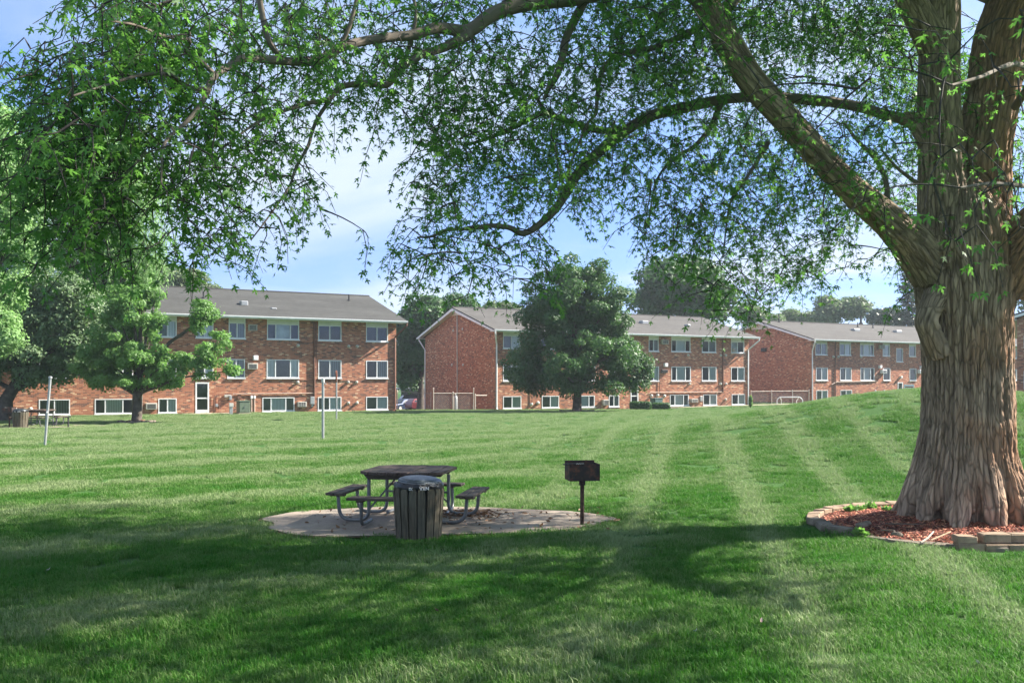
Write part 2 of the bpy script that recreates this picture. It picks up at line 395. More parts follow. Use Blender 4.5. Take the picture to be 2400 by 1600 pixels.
def wm(op, a, b=0, c=0, clamp=False):
    n = wn('ShaderNodeMath', operation=op, use_clamp=clamp)
    for i, x in enumerate((a, b, c)):
        if isinstance(x, (int, float)): n.inputs[i].default_value = x
        else: nt.links.new(x, n.inputs[i])
    return n.outputs[0]
zz = wm('ADD', wm('MAXIMUM', sx.outputs[2], 0), .16)
cb = wn('ShaderNodeCombineXYZ'); nt.links.new(wm('DIVIDE', sx.outputs[0], zz), cb.inputs[0]); nt.links.new(wm('DIVIDE', sx.outputs[1], zz), cb.inputs[1])
no = wn('ShaderNodeTexNoise'); nt.links.new(cb.outputs[0], no.inputs['Vector']); no.inputs['Scale'].default_value = .75; no.inputs['Detail'].default_value = 7; no.inputs['Roughness'].default_value = .52; no.inputs['Distortion'].default_value = .5
mp = wn('ShaderNodeMapping'); nt.links.new(cb.outputs[0], mp.inputs[0]); mp.inputs['Location'].default_value = CLOC; nt.links.new(mp.outputs[0], no.inputs['Vector'])
cr = wn('ShaderNodeValToRGB'); nt.links.new(no.outputs['Fac'], cr.inputs[0]); cr.color_ramp.elements[0].position = .42; cr.color_ramp.elements[1].position = .62
mx = wn('ShaderNodeMix', data_type='RGBA'); nt.links.new(wm('MULTIPLY', cr.outputs[0], .85), mx.inputs[0])
tint = wn('ShaderNodeMix', data_type='RGBA', blend_type='MULTIPLY'); tint.inputs[0].default_value = 1; nt.links.new(sky.outputs[0], tint.inputs[6]); tint.inputs[7].default_value = SKYTINT
hzr = wn('ShaderNodeValToRGB'); nt.links.new(sx.outputs[2], hzr.inputs[0]); hzr.color_ramp.elements[0].color = (.40, .40, .62, 1); hzr.color_ramp.elements[1].color = (1, 1, 1, 1); hzr.color_ramp.elements[1].position = .36
tin2 = wn('ShaderNodeMix', data_type='RGBA', blend_type='MULTIPLY'); tin2.inputs[0].default_value = 1; nt.links.new(tint.outputs[2], tin2.inputs[6]); nt.links.new(hzr.outputs[0], tin2.inputs[7])
nt.links.new(tin2.outputs[2], mx.inputs[6]); mx.inputs[7].default_value = CLOUD
bg = wn('ShaderNodeBackground'); nt.links.new(mx.outputs[2], bg.inputs[0]); bg.inputs[1].default_value = SKYS
wo = wn('ShaderNodeOutputWorld'); nt.links.new(bg.outputs[0], wo.inputs[0])
sc = bpy.context.scene
sc.view_settings.view_transform = 'Standard'; sc.view_settings.look = 'None'; sc.view_settings.exposure = EXPO; sc.view_settings.gamma = 1
sc.cycles.max_bounces = 6; sc.cycles.transparent_max_bounces = 16; sc.cycles.diffuse_bounces = 3; sc.cycles.glossy_bounces = 2
sc.cycles.transmission_bounces = 4; sc.cycles.use_denoising = True; sc.cycles.sample_clamp_indirect = 4

# ------------------------------------------------------------------ terrain
def axis(parts):
    out = []
    for a, b, n in parts: out += list(np.linspace(a, b, n, endpoint=False))
    return np.array(out+[parts[-1][1]])
gx = axis([(-900, -120, 10), (-120, -40, 16), (-40, 40, 160), (40, 120, 16), (120, 900, 10)]); gy = axis([(-200, 0, 8), (0, 60, 150), (60, 140, 60), (140, 1500, 14)])
XX, YY = np.meshgrid(gx, gy); V = np.stack([XX.ravel(), YY.ravel(), ghn(XX.ravel(), YY.ravel())], 1)
nx, ny = len(gx), len(gy); ii, jj = np.meshgrid(np.arange(nx-1), np.arange(ny-1)); b0 = (jj*nx+ii).ravel()
o = np_mesh('lawn', V, np.stack([b0, b0+1, b0+nx+1, b0+nx], 1), 4, M['ground'], smooth=True); tag(o, kind='structure')

# pad outline (oval) and mulch ring
PADC = (-1.2, 14.1)
def pad_r(a): return 1+.05*math.sin(3*a+1)+.04*math.sin(5*a)
def pad_in(x, y, grow=0):
    x = np.asarray(x); y = np.asarray(y); dx = x-PADC[0]; dy = y-PADC[1]; a = np.arctan2(dy/1.42, dx/2.62)
    e = (np.abs(dx/(2.62+grow))**2.4+np.abs(dy/(1.42+grow))**2.4)
    return e < 1+.10*np.sin(3*a+1)+.08*np.sin(5*a)+.05*np.sin(11*a)
TR = (6.72, 13.75)
RING = (6.72, 13.6, 2.2, 1.95)
def ring_in(x, y, grow=0):
    return ((np.asarray(x)-RING[0])/(RING[2]+grow))**2+((np.asarray(y)-RING[1])/(RING[3]+grow))**2 < 1
def sheet(name, outline, z, m, kind='structure', drape=True, n=6):
    cx = sum(p[0] for p in outline)/len(outline); cy = sum(p[1] for p in outline)/len(outline); vs = [(cx, cy, gh(cx, cy)+z)]; k = len(outline); fs = []
    for r in range(1, n+1):
        for (x, y) in outline:
            X = cx+(x-cx)*r/n; Y = cy+(y-cy)*r/n; vs.append((X, Y, gh(X, Y)+z))
    for j in range(k): fs.append([0, 1+j, 1+(j+1) % k])
    for r in range(n-1):
        for j in range(k): fs.append([1+r*k+j, 1+(r+1)*k+j, 1+(r+1)*k+(j+1) % k, 1+r*k+(j+1) % k])
    b = MB(); b.add(vs, fs); o = b.build(name, m, smooth=False); tag(o, kind=kind); return o
def pad_outline(grow=0, n=90):
    pts = []
    for i in range(n):
        a = 2*math.pi*i/n
        lo, hi = 0, 2
        ca, sa = math.cos(a)*2.62, math.sin(a)*1.42
        for _ in range(18):
            mid = (lo+hi)/2
            if pad_in(PADC[0]+ca*mid, PADC[1]+sa*mid): lo = mid
            else: hi = mid
        pts.append((PADC[0]+ca*(lo+grow), PADC[1]+sa*(lo+grow)))
    return pts
sheet('concrete_pad', pad_outline(), .035, M['concrete'])
sheet('bare_soil', pad_outline(.025), .02, simple('bare_soil', (.16, .10, .06), .95, 0, .4, 6, .2, .6))

# ------------------------------------------------------------------ grass
def grass_patch(seed, n=420, size=.42, h=.062):
    r = np.random.default_rng(seed)
    x = r.uniform(-size/2, size/2, n); y = r.uniform(-size/2, size/2, n)
    a = r.uniform(0, 2*np.pi, n); L = h*r.uniform(.55, 1.35, n); w = r.uniform(.0022, .0042, n); lean = r.uniform(.1, .95, n)
    cl = pnoise(np.stack([x*9, y*9, np.full(n, seed*3.3)], 1)); L *= 1+.45*cl
    d = np.stack([np.cos(a), np.sin(a)], 1); s = np.stack([-np.sin(a), np.cos(a)], 1)*w[:, None]
    b = np.stack([x, y], 1); V = np.zeros((n, 5, 3))
    V[:, 0, :2] = b-s; V[:, 1, :2] = b+s
    m = b+d*(lean*L*.35)[:, None]; V[:, 2, :2] = m+s*.8; V[:, 3, :2] = m-s*.8; V[:, 2, 2] = V[:, 3, 2] = L*.62
    V[:, 4, :2] = b+d*(lean*L)[:, None]; V[:, 4, 2] = L*(1-.25*lean)
    V[:, :2, 2] = -.01
    k = np.arange(n)*5
    T = np.concatenate([np.stack([k, k+1, k+2], 1), np.stack([k, k+2, k+3], 1), np.stack([k+3, k+2, k+4], 1)])
    me = bpy.data.meshes.new('grass_patch'); V = V.reshape(-1, 3)
    me.vertices.add(len(V)); me.vertices.foreach_set('co', V.astype(np.float32).ravel())
    me.loops.add(len(T)*3); me.loops.foreach_set('vertex_index', T.astype(np.int32).ravel())
    me.polygons.add(len(T)); me.polygons.foreach_set('loop_start', np.arange(len(T), dtype=np.int32)*3)
    at = me.attributes.new('rnd', 'FLOAT', 'POINT'); at.data.foreach_set('value', np.repeat(r.random(n), 5).astype(np.float32))
    me.update(calc_edges=True); me.materials.append(M['grass'])
    return bpy.data.objects.new('grass_patch', me)
patches = [grass_patch(i) for i in range(4)]+[grass_patch(9, 300, .42, .05)]
def scatter(y0, y1, dens, slope=.62, pad=2.5):
    a = (y1-y0)*2*(slope*y1+pad); n = int(a*dens)
    y = rng.uniform(y0, y1, n); x = rng.uniform(-(slope*y1+pad), slope*y1+pad, n)
    k = np.abs(x) < slope*y+pad; return x[k], y[k]
xs, ys = [], []
for a in ((4.5, 10, 24), (10, 16, 20), (16, 26, 14), (26, 42, 8), (42, 66, 5), (66, 92, 2)):
    x, y = scatter(*a); xs.append(x); ys.append(y)
gX = np.concatenate(xs); gY = np.concatenate(ys)
keep = ~pad_in(gX, gY, .06) & ~ring_in(gX, gY, .22)
U = np.array([.8765, .4815]); VV = np.array([-.4815, .8765])
def foot(cx, cy, s0, s1, w0=-.15, w1=14):
    s = (gX-cx)*U[0]+(gY-cy)*U[1]; w = (gX-cx)*VV[0]+(gY-cy)*VV[1]
    return (s > s0) & (s < s1) & (w > w0) & (w < w1)
C1 = (-8.37, 66.9); C2 = (-1.37, 74.2); C3 = (30.2, 93.5)
for c, a, b in ((C1, -38, 0), (C2, 0, 27), (C3, 0, 42)): keep &= ~foot(c[0], c[1], a, b)
keep &= ~((gX > -14) & (gX < 4) & (gY > 88))
gX = gX[keep]; gY = gY[keep]; n = len(gX)
def lawn_grass(name, sel, src, extra=None):
    V = np.stack([gX[sel], gY[sel], ghn(gX[sel], gY[sel])], 1); k = len(V)
    me = bpy.data.meshes.new(name); me.vertices.add(k); me.vertices.foreach_set('co', V.astype(np.float32).ravel())
    e = .5; sx_ = (ghn(V[:, 0]+e, V[:, 1])-ghn(V[:, 0]-e, V[:, 1]))/(2*e); sy_ = (ghn(V[:, 0], V[:, 1]+e)-ghn(V[:, 0], V[:, 1]-e))/(2*e)
    rot = np.stack([np.arctan(sy_), -np.arctan(sx_), np.zeros(k)], 1)
    spin = rng.uniform(0, 6.28, k)
    cz, sz = np.cos(spin), np.sin(spin)
    sc_ = rng.uniform(.8, 1.2, k)*(1+.35*pnoise(np.stack([V[:, 0]*.8, V[:, 1]*.8, np.zeros(k)], 1)))
    for nm, ty, dat in (('rot', 'FLOAT_VECTOR', rot), ('spin', 'FLOAT', spin), ('scl', 'FLOAT', sc_), ('pick', 'INT', rng.integers(0, len(src), k))):
        at = me.attributes.new(nm, ty, 'POINT'); at.data.foreach_set('vector' if 'VEC' in ty else 'value', np.ascontiguousarray(dat, dtype=np.int32 if ty == 'INT' else np.float32).ravel())
    me.update()
    o = bpy.data.objects.new(name, me); C.objects.link(o); tag(o, 'short mown green lawn grass', 'grass', kind='stuff')
    ng = bpy.data.node_groups.new('grass_nodes', 'GeometryNodeTree')
    ng.interface.new_socket('Geometry', in_out='INPUT', socket_type='NodeSocketGeometry'); ng.interface.new_socket('Geometry', in_out='OUTPUT', socket_type='NodeSocketGeometry')
    N = ng.nodes; L = ng.links
    gi = N.new('NodeGroupInput'); go = N.new('NodeGroupOutput'); iop = N.new('GeometryNodeInstanceOnPoints'); L.new(gi.outputs[0], iop.inputs['Points'])
    g2 = N.new('GeometryNodeGeometryToInstance')
    for s in reversed(src):
        oi = N.new('GeometryNodeObjectInfo'); oi.inputs['Object'].default_value = s; oi.inputs['As Instance'].default_value = True
        L.new(oi.outputs['Geometry'], g2.inputs[0])
    L.new(g2.outputs[0], iop.inputs['Instance']); iop.inputs['Pick Instance'].default_value = True
    def na(nm, ty):
        a = N.new('GeometryNodeInputNamedAttribute'); a.data_type = ty; a.inputs[0].default_value = nm; return a.outputs[0]
    L.new(na('pick', 'INT'), iop.inputs['Instance Index']); L.new(na('scl', 'FLOAT'), iop.inputs['Scale'])
    e2r = N.new('FunctionNodeEulerToRotation'); L.new(na('rot', 'FLOAT_VECTOR'), e2r.inputs[0]); L.new(e2r.outputs[0], iop.inputs['Rotation'])
    ri = N.new('GeometryNodeRotateInstances'); L.new(iop.outputs[0], ri.inputs[0])
    cx_ = N.new('ShaderNodeCombineXYZ'); L.new(na('spin', 'FLOAT'), cx_.inputs[2]); e3 = N.new('FunctionNodeEulerToRotation'); L.new(cx_.outputs[0], e3.inputs[0]); L.new(e3.outputs[0], ri.inputs['Rotation'])
    L.new(ri.outputs[0], go.inputs[0])
    md = o.modifiers.new('grass', 'NODES'); md.node_group = ng
    return o
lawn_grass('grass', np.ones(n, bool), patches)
# ------------------------------------------------------------------ apartment buildings
TH = math.atan2(U[1], U[0])
class Bld:
    """local x runs along the long front, y into the building, z up; the root stands at one front corner"""
    def __init__(s, corner, zg, x0, x1, label, brick, roofm, W=14, he=6.4, rise=2.3, rz=TH, gables=(True, True), over=.88, rake=.5, cat='apartment building'):
        s.cx, s.cy = corner; s.zg = zg; s.x0, s.x1, s.W, s.he = x0, x1, W, he
        s.u = (math.cos(rz), math.sin(rz)); s.rake = rake
        s.r = thing('apartment_building', label, cat, (corner[0], corner[1], zg), rz)
        s.ops = []; s.brick = brick; s.roofm = roofm; s.over = over; s.rise = rise
    def sz(s, px, py=None):
        m = (px-CX)/F; t = (m*s.cy-s.cx)/(s.u[0]-m*s.u[1]); Y = s.cy+t*s.u[1]
        return t if py is None else (t, H+(HZ-py)*Y/F-s.zg)
    def win(s, px0, px1, py0, py1, kind='2', panel=0, look=None, sill=True):
        pm = (px0+px1)/2
        a, b = s.sz(px0), s.sz(px1); z1 = s.sz(pm, py0)[1]; z0 = s.sz(pm, py1)[1]
        s.ops.append([a, b, z0, z1, kind, panel, look, sill])
    def finish(s):
        he, W, x0, x1 = s.he, s.W, s.x0, s.x1
        # front wall with real openings
        xs = sorted(set([x0, x1]+[o[0] for o in s.ops]+[o[1] for o in s.ops])); zs = sorted(set([-.8, he]+[o[2] for o in s.ops]+[o[3] for o in s.ops]))
        b = MB()
        for i in range(len(xs)-1):
            for k in range(len(zs)-1):
                mx_, mz_ = (xs[i]+xs[i+1])/2, (zs[k]+zs[k+1])/2
                if any(o[0] < mx_ < o[1] and o[2] < mz_ < o[3] for o in s.ops): continue
                b.add([(xs[i], 0, zs[k]), (xs[i+1], 0, zs[k]), (xs[i+1], 0, zs[k+1]), (xs[i], 0, zs[k+1])], [[0, 1, 2, 3]])
        for a, c, z0, z1, *_ in s.ops:
            d = .16
            b.add([(a, 0, z0), (c, 0, z0), (c, 0, z1), (a, 0, z1), (a, d, z0), (c, d, z0), (c, d, z1), (a, d, z1)], [[0, 4, 5, 1], [1, 5, 6, 2], [2, 6, 7, 3], [3, 7, 4, 0]])
        b.cur = 1
        hr = he+s.rise*(W/2)/(W/2+s.over)
        for x in (x0, x1):
            b.add([(x, 0, -.8), (x, W, -.8), (x, W, he), (x, W/2, hr), (x, 0, he)], [[0, 1, 2, 3, 4]])
        b.cur = 0
        b.add([(x0, W, -.8), (x1, W, -.8), (x1, W, he), (x0, W, he)], [[1, 0, 3, 2]])
        b.build('wall', [s.brick, M['brick_side']], s.r, fix=False)
        # roof: two pitched slabs with thickness
        ov, rk = s.over, s.rake; zr = he+s.rise; t = .10
        r = MB()
        for sgn in (0, 1):
            ya, yb = (-ov, W/2) if not sgn else (W+ov, W/2)
            vs = [(x0-rk, ya, he+.02), (x1+rk, ya, he+.02), (x1+rk, yb, zr), (x0-rk, yb, zr)]
            vs += [(p[0], p[1], p[2]-t) for p in vs]
            r.add(vs, [[0, 1, 2, 3], [4, 7, 6, 5], [0, 4, 5, 1], [1, 5, 6, 2], [2, 6, 7, 3], [3, 7, 4, 0]])
        s.roof = r.build('roof', s.roofm, s.r)
        rc = MB(); rc.tube([(x0-rk, W/2, zr+.01), (x1+rk, W/2, zr+.01)], .07, 6); rc.build('ridge_cap', M['roof'], s.roof)
        # soffit, gutter, rake boards
        f = MB(); f.box((x0-rk+.02, -ov+.03, he-.14), (x1+rk-.02, -.002, he-.10)); f.box((x0-rk+.02, W+.002, he-.14), (x1+rk-.02, W+ov-.03, he-.10)); f.build('soffit', M['white'], s.r)
        g = MB()
        prof = [(-ov+.02, he-.15), (-ov-.07, he-.15), (-ov-.11, he-.06), (-ov-.11, he+.0), (-ov+.02, he+.0)]
        n = len(prof)
        vs = [(x0-rk-.02, y, z) for y, z in prof]+[(x1+rk+.02, y, z) for y, z in prof]
        g.add(vs, [list(range(n)), [2*n-1-j for j in range(n)]]+[[j, n+j, n+(j+1) % n, (j+1) % n] for j in range(n)]); g.build('gutter', M['white'], s.r)
        for x in (x0-rk, x1+rk):
            k = MB(); w = .24; x_ = x-.03 if x < (x0+x1)/2 else x
            k.prism([(-ov, he+.01-t), (W/2, zr-t-.01), (W+ov, he+.01-t), (W+ov, he-.16), (W+ov-.3, he-.16), (W/2, zr-t-w), (-ov+.3, he-.16), (-ov, he-.16)], x_, x_+.03, 'x'); k.build('rake_board', M['white'], s.r)
            e = MB(); e_ = .0
            xi = x0 if x < (x0+x1)/2 else x1
            e.add([(x, -ov, he-.15), (xi, -ov, he-.15), (xi, W/2, zr-t-w), (x, W/2, zr-t-w), (xi, W+ov, he-.15), (x, W+ov, he-.15)], [[0, 1, 2, 3], [3, 2, 4, 5]]); e.build('soffit', M['panel'], s.r)
        # windows
        for a, c, z0, z1, kind, panel, look, sill in s.ops:
            if kind == 'door': s.door(a, c, z0, z1); continue
            fw = .055; fr = MB(); zt = z1-panel
            fr.box((a, -.02, z0), (a+fw, .10, z1)); fr.box((c-fw, -.02, z0), (c, .10, z1)); fr.box((a+fw, -.019, z0), (c-fw, .10, z0+fw)); fr.box((a+fw, -.019, zt-fw), (c-fw, .10, zt))
            w = c-a; cuts = [.5] if kind == '2' else ([.27, .73] if kind == '3' else [])
            for q in cuts: fr.box((a+w*q-.03, .0, z0+fw), (a+w*q+.03, .095, zt-fw))
            fo = fr.build('window', M['white'], s.r)
            if panel:
                p = MB(); p.box((a+fw, -.01, zt), (c-fw, .06, z1)); p.build('header_panel', M['panel'], fo)
            if sill:
                k = MB(); k.box((a-.04, -.09, z0-.07), (c+.04, -.001, z0-.002)); k.build('sill', M['white'], fo)
            p = MB(); p.add([(a+fw, .06, z0+fw), (c-fw, .06, z0+fw), (c-fw, .06, zt-fw), (a+fw, .06, zt-fw)], [[0, 1, 2, 3]]); p.build('pane', M['glass'], fo, fix=False)
            # what stands behind the glass: fly screen on one sash, blinds or a dark room
            lk = look or random.choice(['sb', 'sb', 'bb', 'sd', 'db'])
            bounds = [0]+cuts+[1]
            for q in range(len(bounds)-1):
                ch = lk[min(q, len(lk)-1)] if kind == '2' else (lk[0] if q in (0, 2) else lk[-1])
                mm = {'s': M['screen'], 'b': M['blind'], 'd': M['room'], 'c': M['curtain'], 'h': M['blind_dark']}[ch]
                yb = .075 if ch == 's' else .13
                h = MB(); h.add([(a+w*bounds[q], yb, z0), (a+w*bounds[q+1], yb, z0), (a+w*bounds[q+1], yb, zt), (a+w*bounds[q], yb, zt)], [[0, 1, 2, 3]])
                h.build({'s': 'fly_screen', 'b': 'blind', 'h': 'blind', 'c': 'curtain', 'd': 'dark_interior'}[ch], mm, fo, fix=False)
    def door(s, a, c, z0, z1):
        f = MB(); f.box((a, -.02, z0), (a+.09, .1, z1)); f.box((c-.09, -.02, z0), (c, .1, z1)); f.box((a+.09, -.018, z1-.09), (c-.09, .1, z1)); f.box((a+.09, -.018, z0), (c-.09, .1, z0+.28)); f.box((a+.09, 0, z0+(z1-z0)*.5-.04), (c-.09, .09, z0+(z1-z0)*.5+.04))
        d = f.build('door', M['white'], s.r)
        p = MB(); p.add([(a+.09, .05, z0+.28), (c-.09, .05, z0+.28), (c-.09, .05, z1-.09), (a+.09, .05, z1-.09)], [[0, 1, 2, 3]]); p.build('pane', M['glass'], d, fix=False)
        p = MB(); p.add([(a+.05, .12, z0), (c-.05, .12, z0), (c-.05, .12, z1), (a+.05, .12, z1)], [[0, 1, 2, 3]]); p.build('dark_interior', M['room'], d, fix=False)
        h = MB(); h.box((c-.16, -.07, z0+(z1-z0)*.46), (c-.12, -.021, z0+(z1-z0)*.52)); h.build('handle', M['grey_metal'], d)
    def ac(s, px0, px1, py0, py1, proud=.28, cells=False, m=None):
        pm = (px0+px1)/2; a, b = s.sz(px0), s.sz(px1); z1 = s.sz(pm, py0)[1]; z0 = s.sz(pm, py1)[1]
        k = MB(); k.box((a, -proud, z0), (b, -.002, z1), bev=.02); o = k.build('air_conditioner', m or M['ac'], s.r)
        g = MB(); n = 5
        for i in range(n):
            zz_ = z0+.06+(z1-z0-.12)*i/n
            if cells and i % 2: continue
            for q in range(3 if cells else 1):
                w = (b-a-.12)/(3 if cells else 1); g.box((a+.06+q*w+.02, -proud-.006, zz_), (a+.06+(q+1)*w-.02, -proud+.01, zz_+(z1-z0-.12)/n*(1.3 if cells else .6)))
        g.build('grille', M['dark'], o)
    def vent(s, px, py, r=.11):
        x, z = s.sz(px, py); k = MB(); Mx = Matrix.Translation((x, 0, z)) @ Matrix.Rotation(R(90), 4, 'X')
        k.lathe([(r*1.05, .002), (r*1.05, .03), (r*.8, .06), (r*.75, .12), (r*.45, .16), (r*.1, .165)], 14, M=Mx); k.build('vent_cap', M['pale_metal'], s.r, smooth=True)
    def pipe(s, pts, r, m, name='conduit', y=-.07):
        q = []
        for p in pts:
            x, z = s.sz(p[0], p[1]); q.append((x, p[2] if len(p) > 2 else y, z))
        k = MB(); k.tube(q, r, 8); return k.build(name, m, s.r, smooth=True)
    def boxat(s, name, px0, px1, py0, py1, d, m, y0=0):
        pm = (px0+px1)/2; a, b = s.sz(px0), s.sz(px1); z1 = s.sz(pm, py0)[1]; z0 = s.sz(pm, py1)[1]
        k = MB(); k.box((a, y0-d, z0), (b, y0-.002, z1), bev=.02); return k.build(name, m, s.r)
    def roofpt(s, px, py):
        """where the sight line meets the front roof slope"""
        rx, ry, rz_ = (px-CX)/F, 1.0, (HZ-py)/F
        lx = lambda X, Y: ((X-s.cx)*s.u[0]+(Y-s.cy)*s.u[1], -(X-s.cx)*s.u[1]+(Y-s.cy)*s.u[0])
        o = (*lx(0, 0), H-s.zg); e = lx(rx, ry); o0 = lx(0, 0); d = (e[0]-o0[0], e[1]-o0[1], rz_)
        k = s.rise/(s.W/2+s.over)
        t = (s.he+.02+(o[1]+s.over)*k-o[2])/(d[2]-d[1]*k)
        return Vector((o[0]+d[0]*t, o[1]+d[1]*t, o[2]+d[2]*t))
    def roofbox(s, px, py, w=.5, h=.22):
        p = s.roofpt(px, py); k = MB(); k.box((p.x-w/2, p.y-.3, p.z-.12), (p.x+w/2, p.y+.3, p.z+h), bev=.05); k.build('roof_vent', M['grey_metal'], s.roof)
    def stack(s, px, py, h=.45, r=.06):
        p = s.roofpt(px, py); k = MB(); k.lathe([(r*2.2, -.1), (r*2, .05), (r, .08), (r, h), (r*.7, h)], 10, (p.x, p.y)); 
        k.v = [(v[0], v[1], v[2]+p.z) for v in k.v]; k.build('vent_pipe', M['dark'], s.roof, smooth=True)
    def spout(s, x, kick=.0, m=None, side=-1, yb=-.07):
        """downpipe from the gutter corner back to the wall and down"""
        he = s.he; k = MB()
        k.tube([(x+side*(s.rake-.05), -s.over-.04, he-.12), (x+side*(s.rake-.05), -s.over-.04, he-.3), (x+side*.0-side*.12, yb, he-1.15), (x-side*.12, yb, he-1.3), (x-side*.12, yb, .15), (x-side*.12, yb-.15, .03)], .065, 8)
        return k.build('downspout', m or M['white'], s.r, smooth=True)

# building on the left
A = Bld(C1, 0.0, -38, 0, 'three storey red brick apartment building at left behind the small tree', M['brick'], M['roof'], he=6.42, rise=2.42)
PNL = .28
for (a, b, k, lk) in ((91, 164, '2', 'sb'), (222, 312, '3', 'sb'), (371, 414, '2', 'sb'), (459, 500, '2', 'cb'), (536, 575, '2', 'sh'), (626, 701, '3', 'dc'), (746, 800, '2', 'dd'), (858, 909, '2', 'dd')):
    s0 = A.sz((a+b)/2); top = A.he-.14; A.ops.append([A.sz(a), A.sz(b), 4.96, top, k, PNL, lk, True])
for (a, b, k, lk) in ((91, 164, '2', 'sb'), (222, 312, '3', 'sb'), (371, 414, '2', 'sb'), (459, 500, '2', 'sb'), (533, 574, '2', 'hh'), (625, 701, '3', 'bs'), (746, 800, '2', 'sh'), (858, 909, '2', 'dh')):
    A.ops.append([A.sz(a), A.sz(b), 2.34, 3.59, k, 0, lk, True])
for (a, b, k, lk) in ((91, 164, '2', 'sh'), (222, 312, '3', 'sb'), (371, 414, '2', 'sb'), (615, 690, '3', 'sb'), (745, 800, '2', 'sb'), (858, 909, '2', 'sb')):
    A.ops.append([A.sz(a), A.sz(b), .09, 1.02, k, 0, lk, True])
A.ops.append([A.sz(458), A.sz(490), -.02, 2.05, 'door', 0, None, False])
A.finish()
A.ac(581.5, 603, 760, 775, .06); A.ac(579, 602.5, 851, 865, .25); A.ac(696, 716, 941, 953, .3, True); A.ac(341, 367, 944, 959, .25)
A.boxat('vent_hood', 592, 603, 833, 844, .3, M['white'])
for p in ((698.6, 809.5), (817.3, 811.3), (837, 811.5), (697.6, 895.7), (816, 895.2), (835.6, 895.2), (816.5, 944), (836.5, 944), (35, 959), (72, 958)): A.vent(*p)
A.pipe([(736, 757), (736, 950)], .07, M['pipe_brown'], 'downspout'); A.pipe([(740.5, 757), (740.5, 885)], .03, M['pipe_brown'])
A.pipe([(545, 923), (736, 921)], .035, M['pipe_tan']); A.pipe([(690, 802), (840, 808)], .02, M['pipe_brown'], y=-.03); A.pipe([(690, 890), (840, 892)], .02, M['pipe_brown'], y=-.03)
A.pipe([(588.5, 932), (588.5, 969)], .06, M['pipe_tan']); A.pipe([(595.5, 932), (595.5, 969)], .06, M['pipe_tan'])
A.boxat('conduit_head', 586.2, 591, 927, 934, .12, M['white'], -.03); A.boxat('conduit_head', 593.2, 598, 927, 934, .12, M['white'], -.03)
A.boxat('meter_box', 726, 735.5, 929, 947, .18, M['grey_metal']); A.boxat('junction_box', 729, 734, 947.5, 953, .1, M['grey_metal'])
A.boxat('meter_box', 525, 540, 925, 931, .1, M['ac']); A.boxat('gas_meter', 536, 542, 926, 937, .2, M['grey_metal'])
A.boxat('service_panel', 556, 565, 925, 935, .06, M['pipe_brown'])
for dx in (0, 11): A.pipe([(502+dx, 925), (502+dx, 958)], .025, M['pipe_brown'])
A.boxat('junction_box', 504, 511, 946, 953, .09, M['grey_metal'])
A.spout(0, m=M['pipe_brown'], side=1)
A.roofbox(571, 713); A.roofbox(640, 722, .4, .02)
A.stack(818, 704); A.stack(391, 696); A.stack(477, 698)

# building in the middle
B = Bld(C2, -.2, 0, 27.0, 'red brick apartment building in the middle behind the round maple', M['brick'], M['roof2'], he=6.42, rise=2.3)
mid = ((1179, 1219, '2', 'sb'), (1268, 1311, '2', 'sb'), (1343, 1394, '3', 'sb'), (1427, 1452, '2', 'sb'), (1520.5, 1543.5, '2', 'dh'), (1573.5, 1618, '3', 'db'), (1645, 1678, '2', 'sh'), (1713.5, 1744, '2', 'cs'))
for (a, b, k, lk) in mid:
    B.ops.append([B.sz(a), B.sz(b), 4.96, B.he-.14, k, PNL, lk, True]); B.ops.append([B.sz(a), B.sz(b+.8), 2.34, 3.62, k, 0, random.choice(['sb', 'hb', 'sb']), True])
for (a, b, k, lk) in ((1179, 1221.6, '2', 'sb'), (1270, 1310, '2', 'sb'), (1344.8, 1393.6, '3', 'sb'), (1427, 1451, '2', 'sh'), (1570, 1614, '3', 'sb'), (1648, 1680, '2', 'sb'), (1715, 1746, '2', 'sb')):
    B.ops.append([B.sz(a), B.sz(b), .12, 1.1, k, 0, lk, True])
B.ops.append([B.sz(1478), B.sz(1496), 0, 2.05, 'door', 0, None, False])
B.finish()
B.ac(1548, 1562.5, 796, 807, .3, True); B.ac(1548, 1562.5, 866, 874, .2, m=M['dark']); B.ac(1410, 1424, 936, 949, .3); B.ac(1617, 1631.5, 934, 943, .3, True); B.ac(1714.5, 1723, 816, 823.5, .3, True)
B.boxat('vent_hood', 1555, 1562, 851, 859, .25, M['white'])
for p in ((1612.6, 832), (1689, 832.5), (1700.7, 832.5), (1615.7, 899.4), (1688.5, 899.4), (1701.3, 899.4), (1700.5, 935.8), (1512, 955)): B.vent(*p, r=.12)
B.vent(1245, 947, .14); B.vent(1260.5, 944, .14); B.vent(1526.5, 927, .14); B.vent(1541, 926, .14); B.vent(1557, 928, .14)
B.pipe([(1693.4, 792), (1693.4, 918)], .07, M['pipe_brown'], 'downspout'); B.pipe([(1522, 919), (1694, 918)], .04, M['pipe_tan']); B.pipe([(1246, 900), (1246, 947)], .03, M['pipe_brown'])
B.pipe([(1545, 876), (1545, 918)], .03, M['pipe_brown'])
B.boxat('meter_box', 1639, 1645, 928, 940, .15, M['grey_metal'])
B.spout(0, m=M['white'], side=-1); B.spout(27.0, m=M['white'], side=1)
B.roofbox(1508.6, 757, .7); B.roofbox(1611, 763, .4, .12); B.stack(1112, 725)
def gable_pipe(b, px0):
    m = (px0-CX)/F; vx, vy = -b.u[1], b.u[0]; t = (m*b.cy-b.cx)/(vx-m*vy)
    return t
t = gable_pipe(B, 1073)
k = MB(); k.tube([(-.06, t, 8.0), (-.06, t, 0.1)], .05, 8); k.build('conduit', M['pale_metal'], B.r, smooth=True)
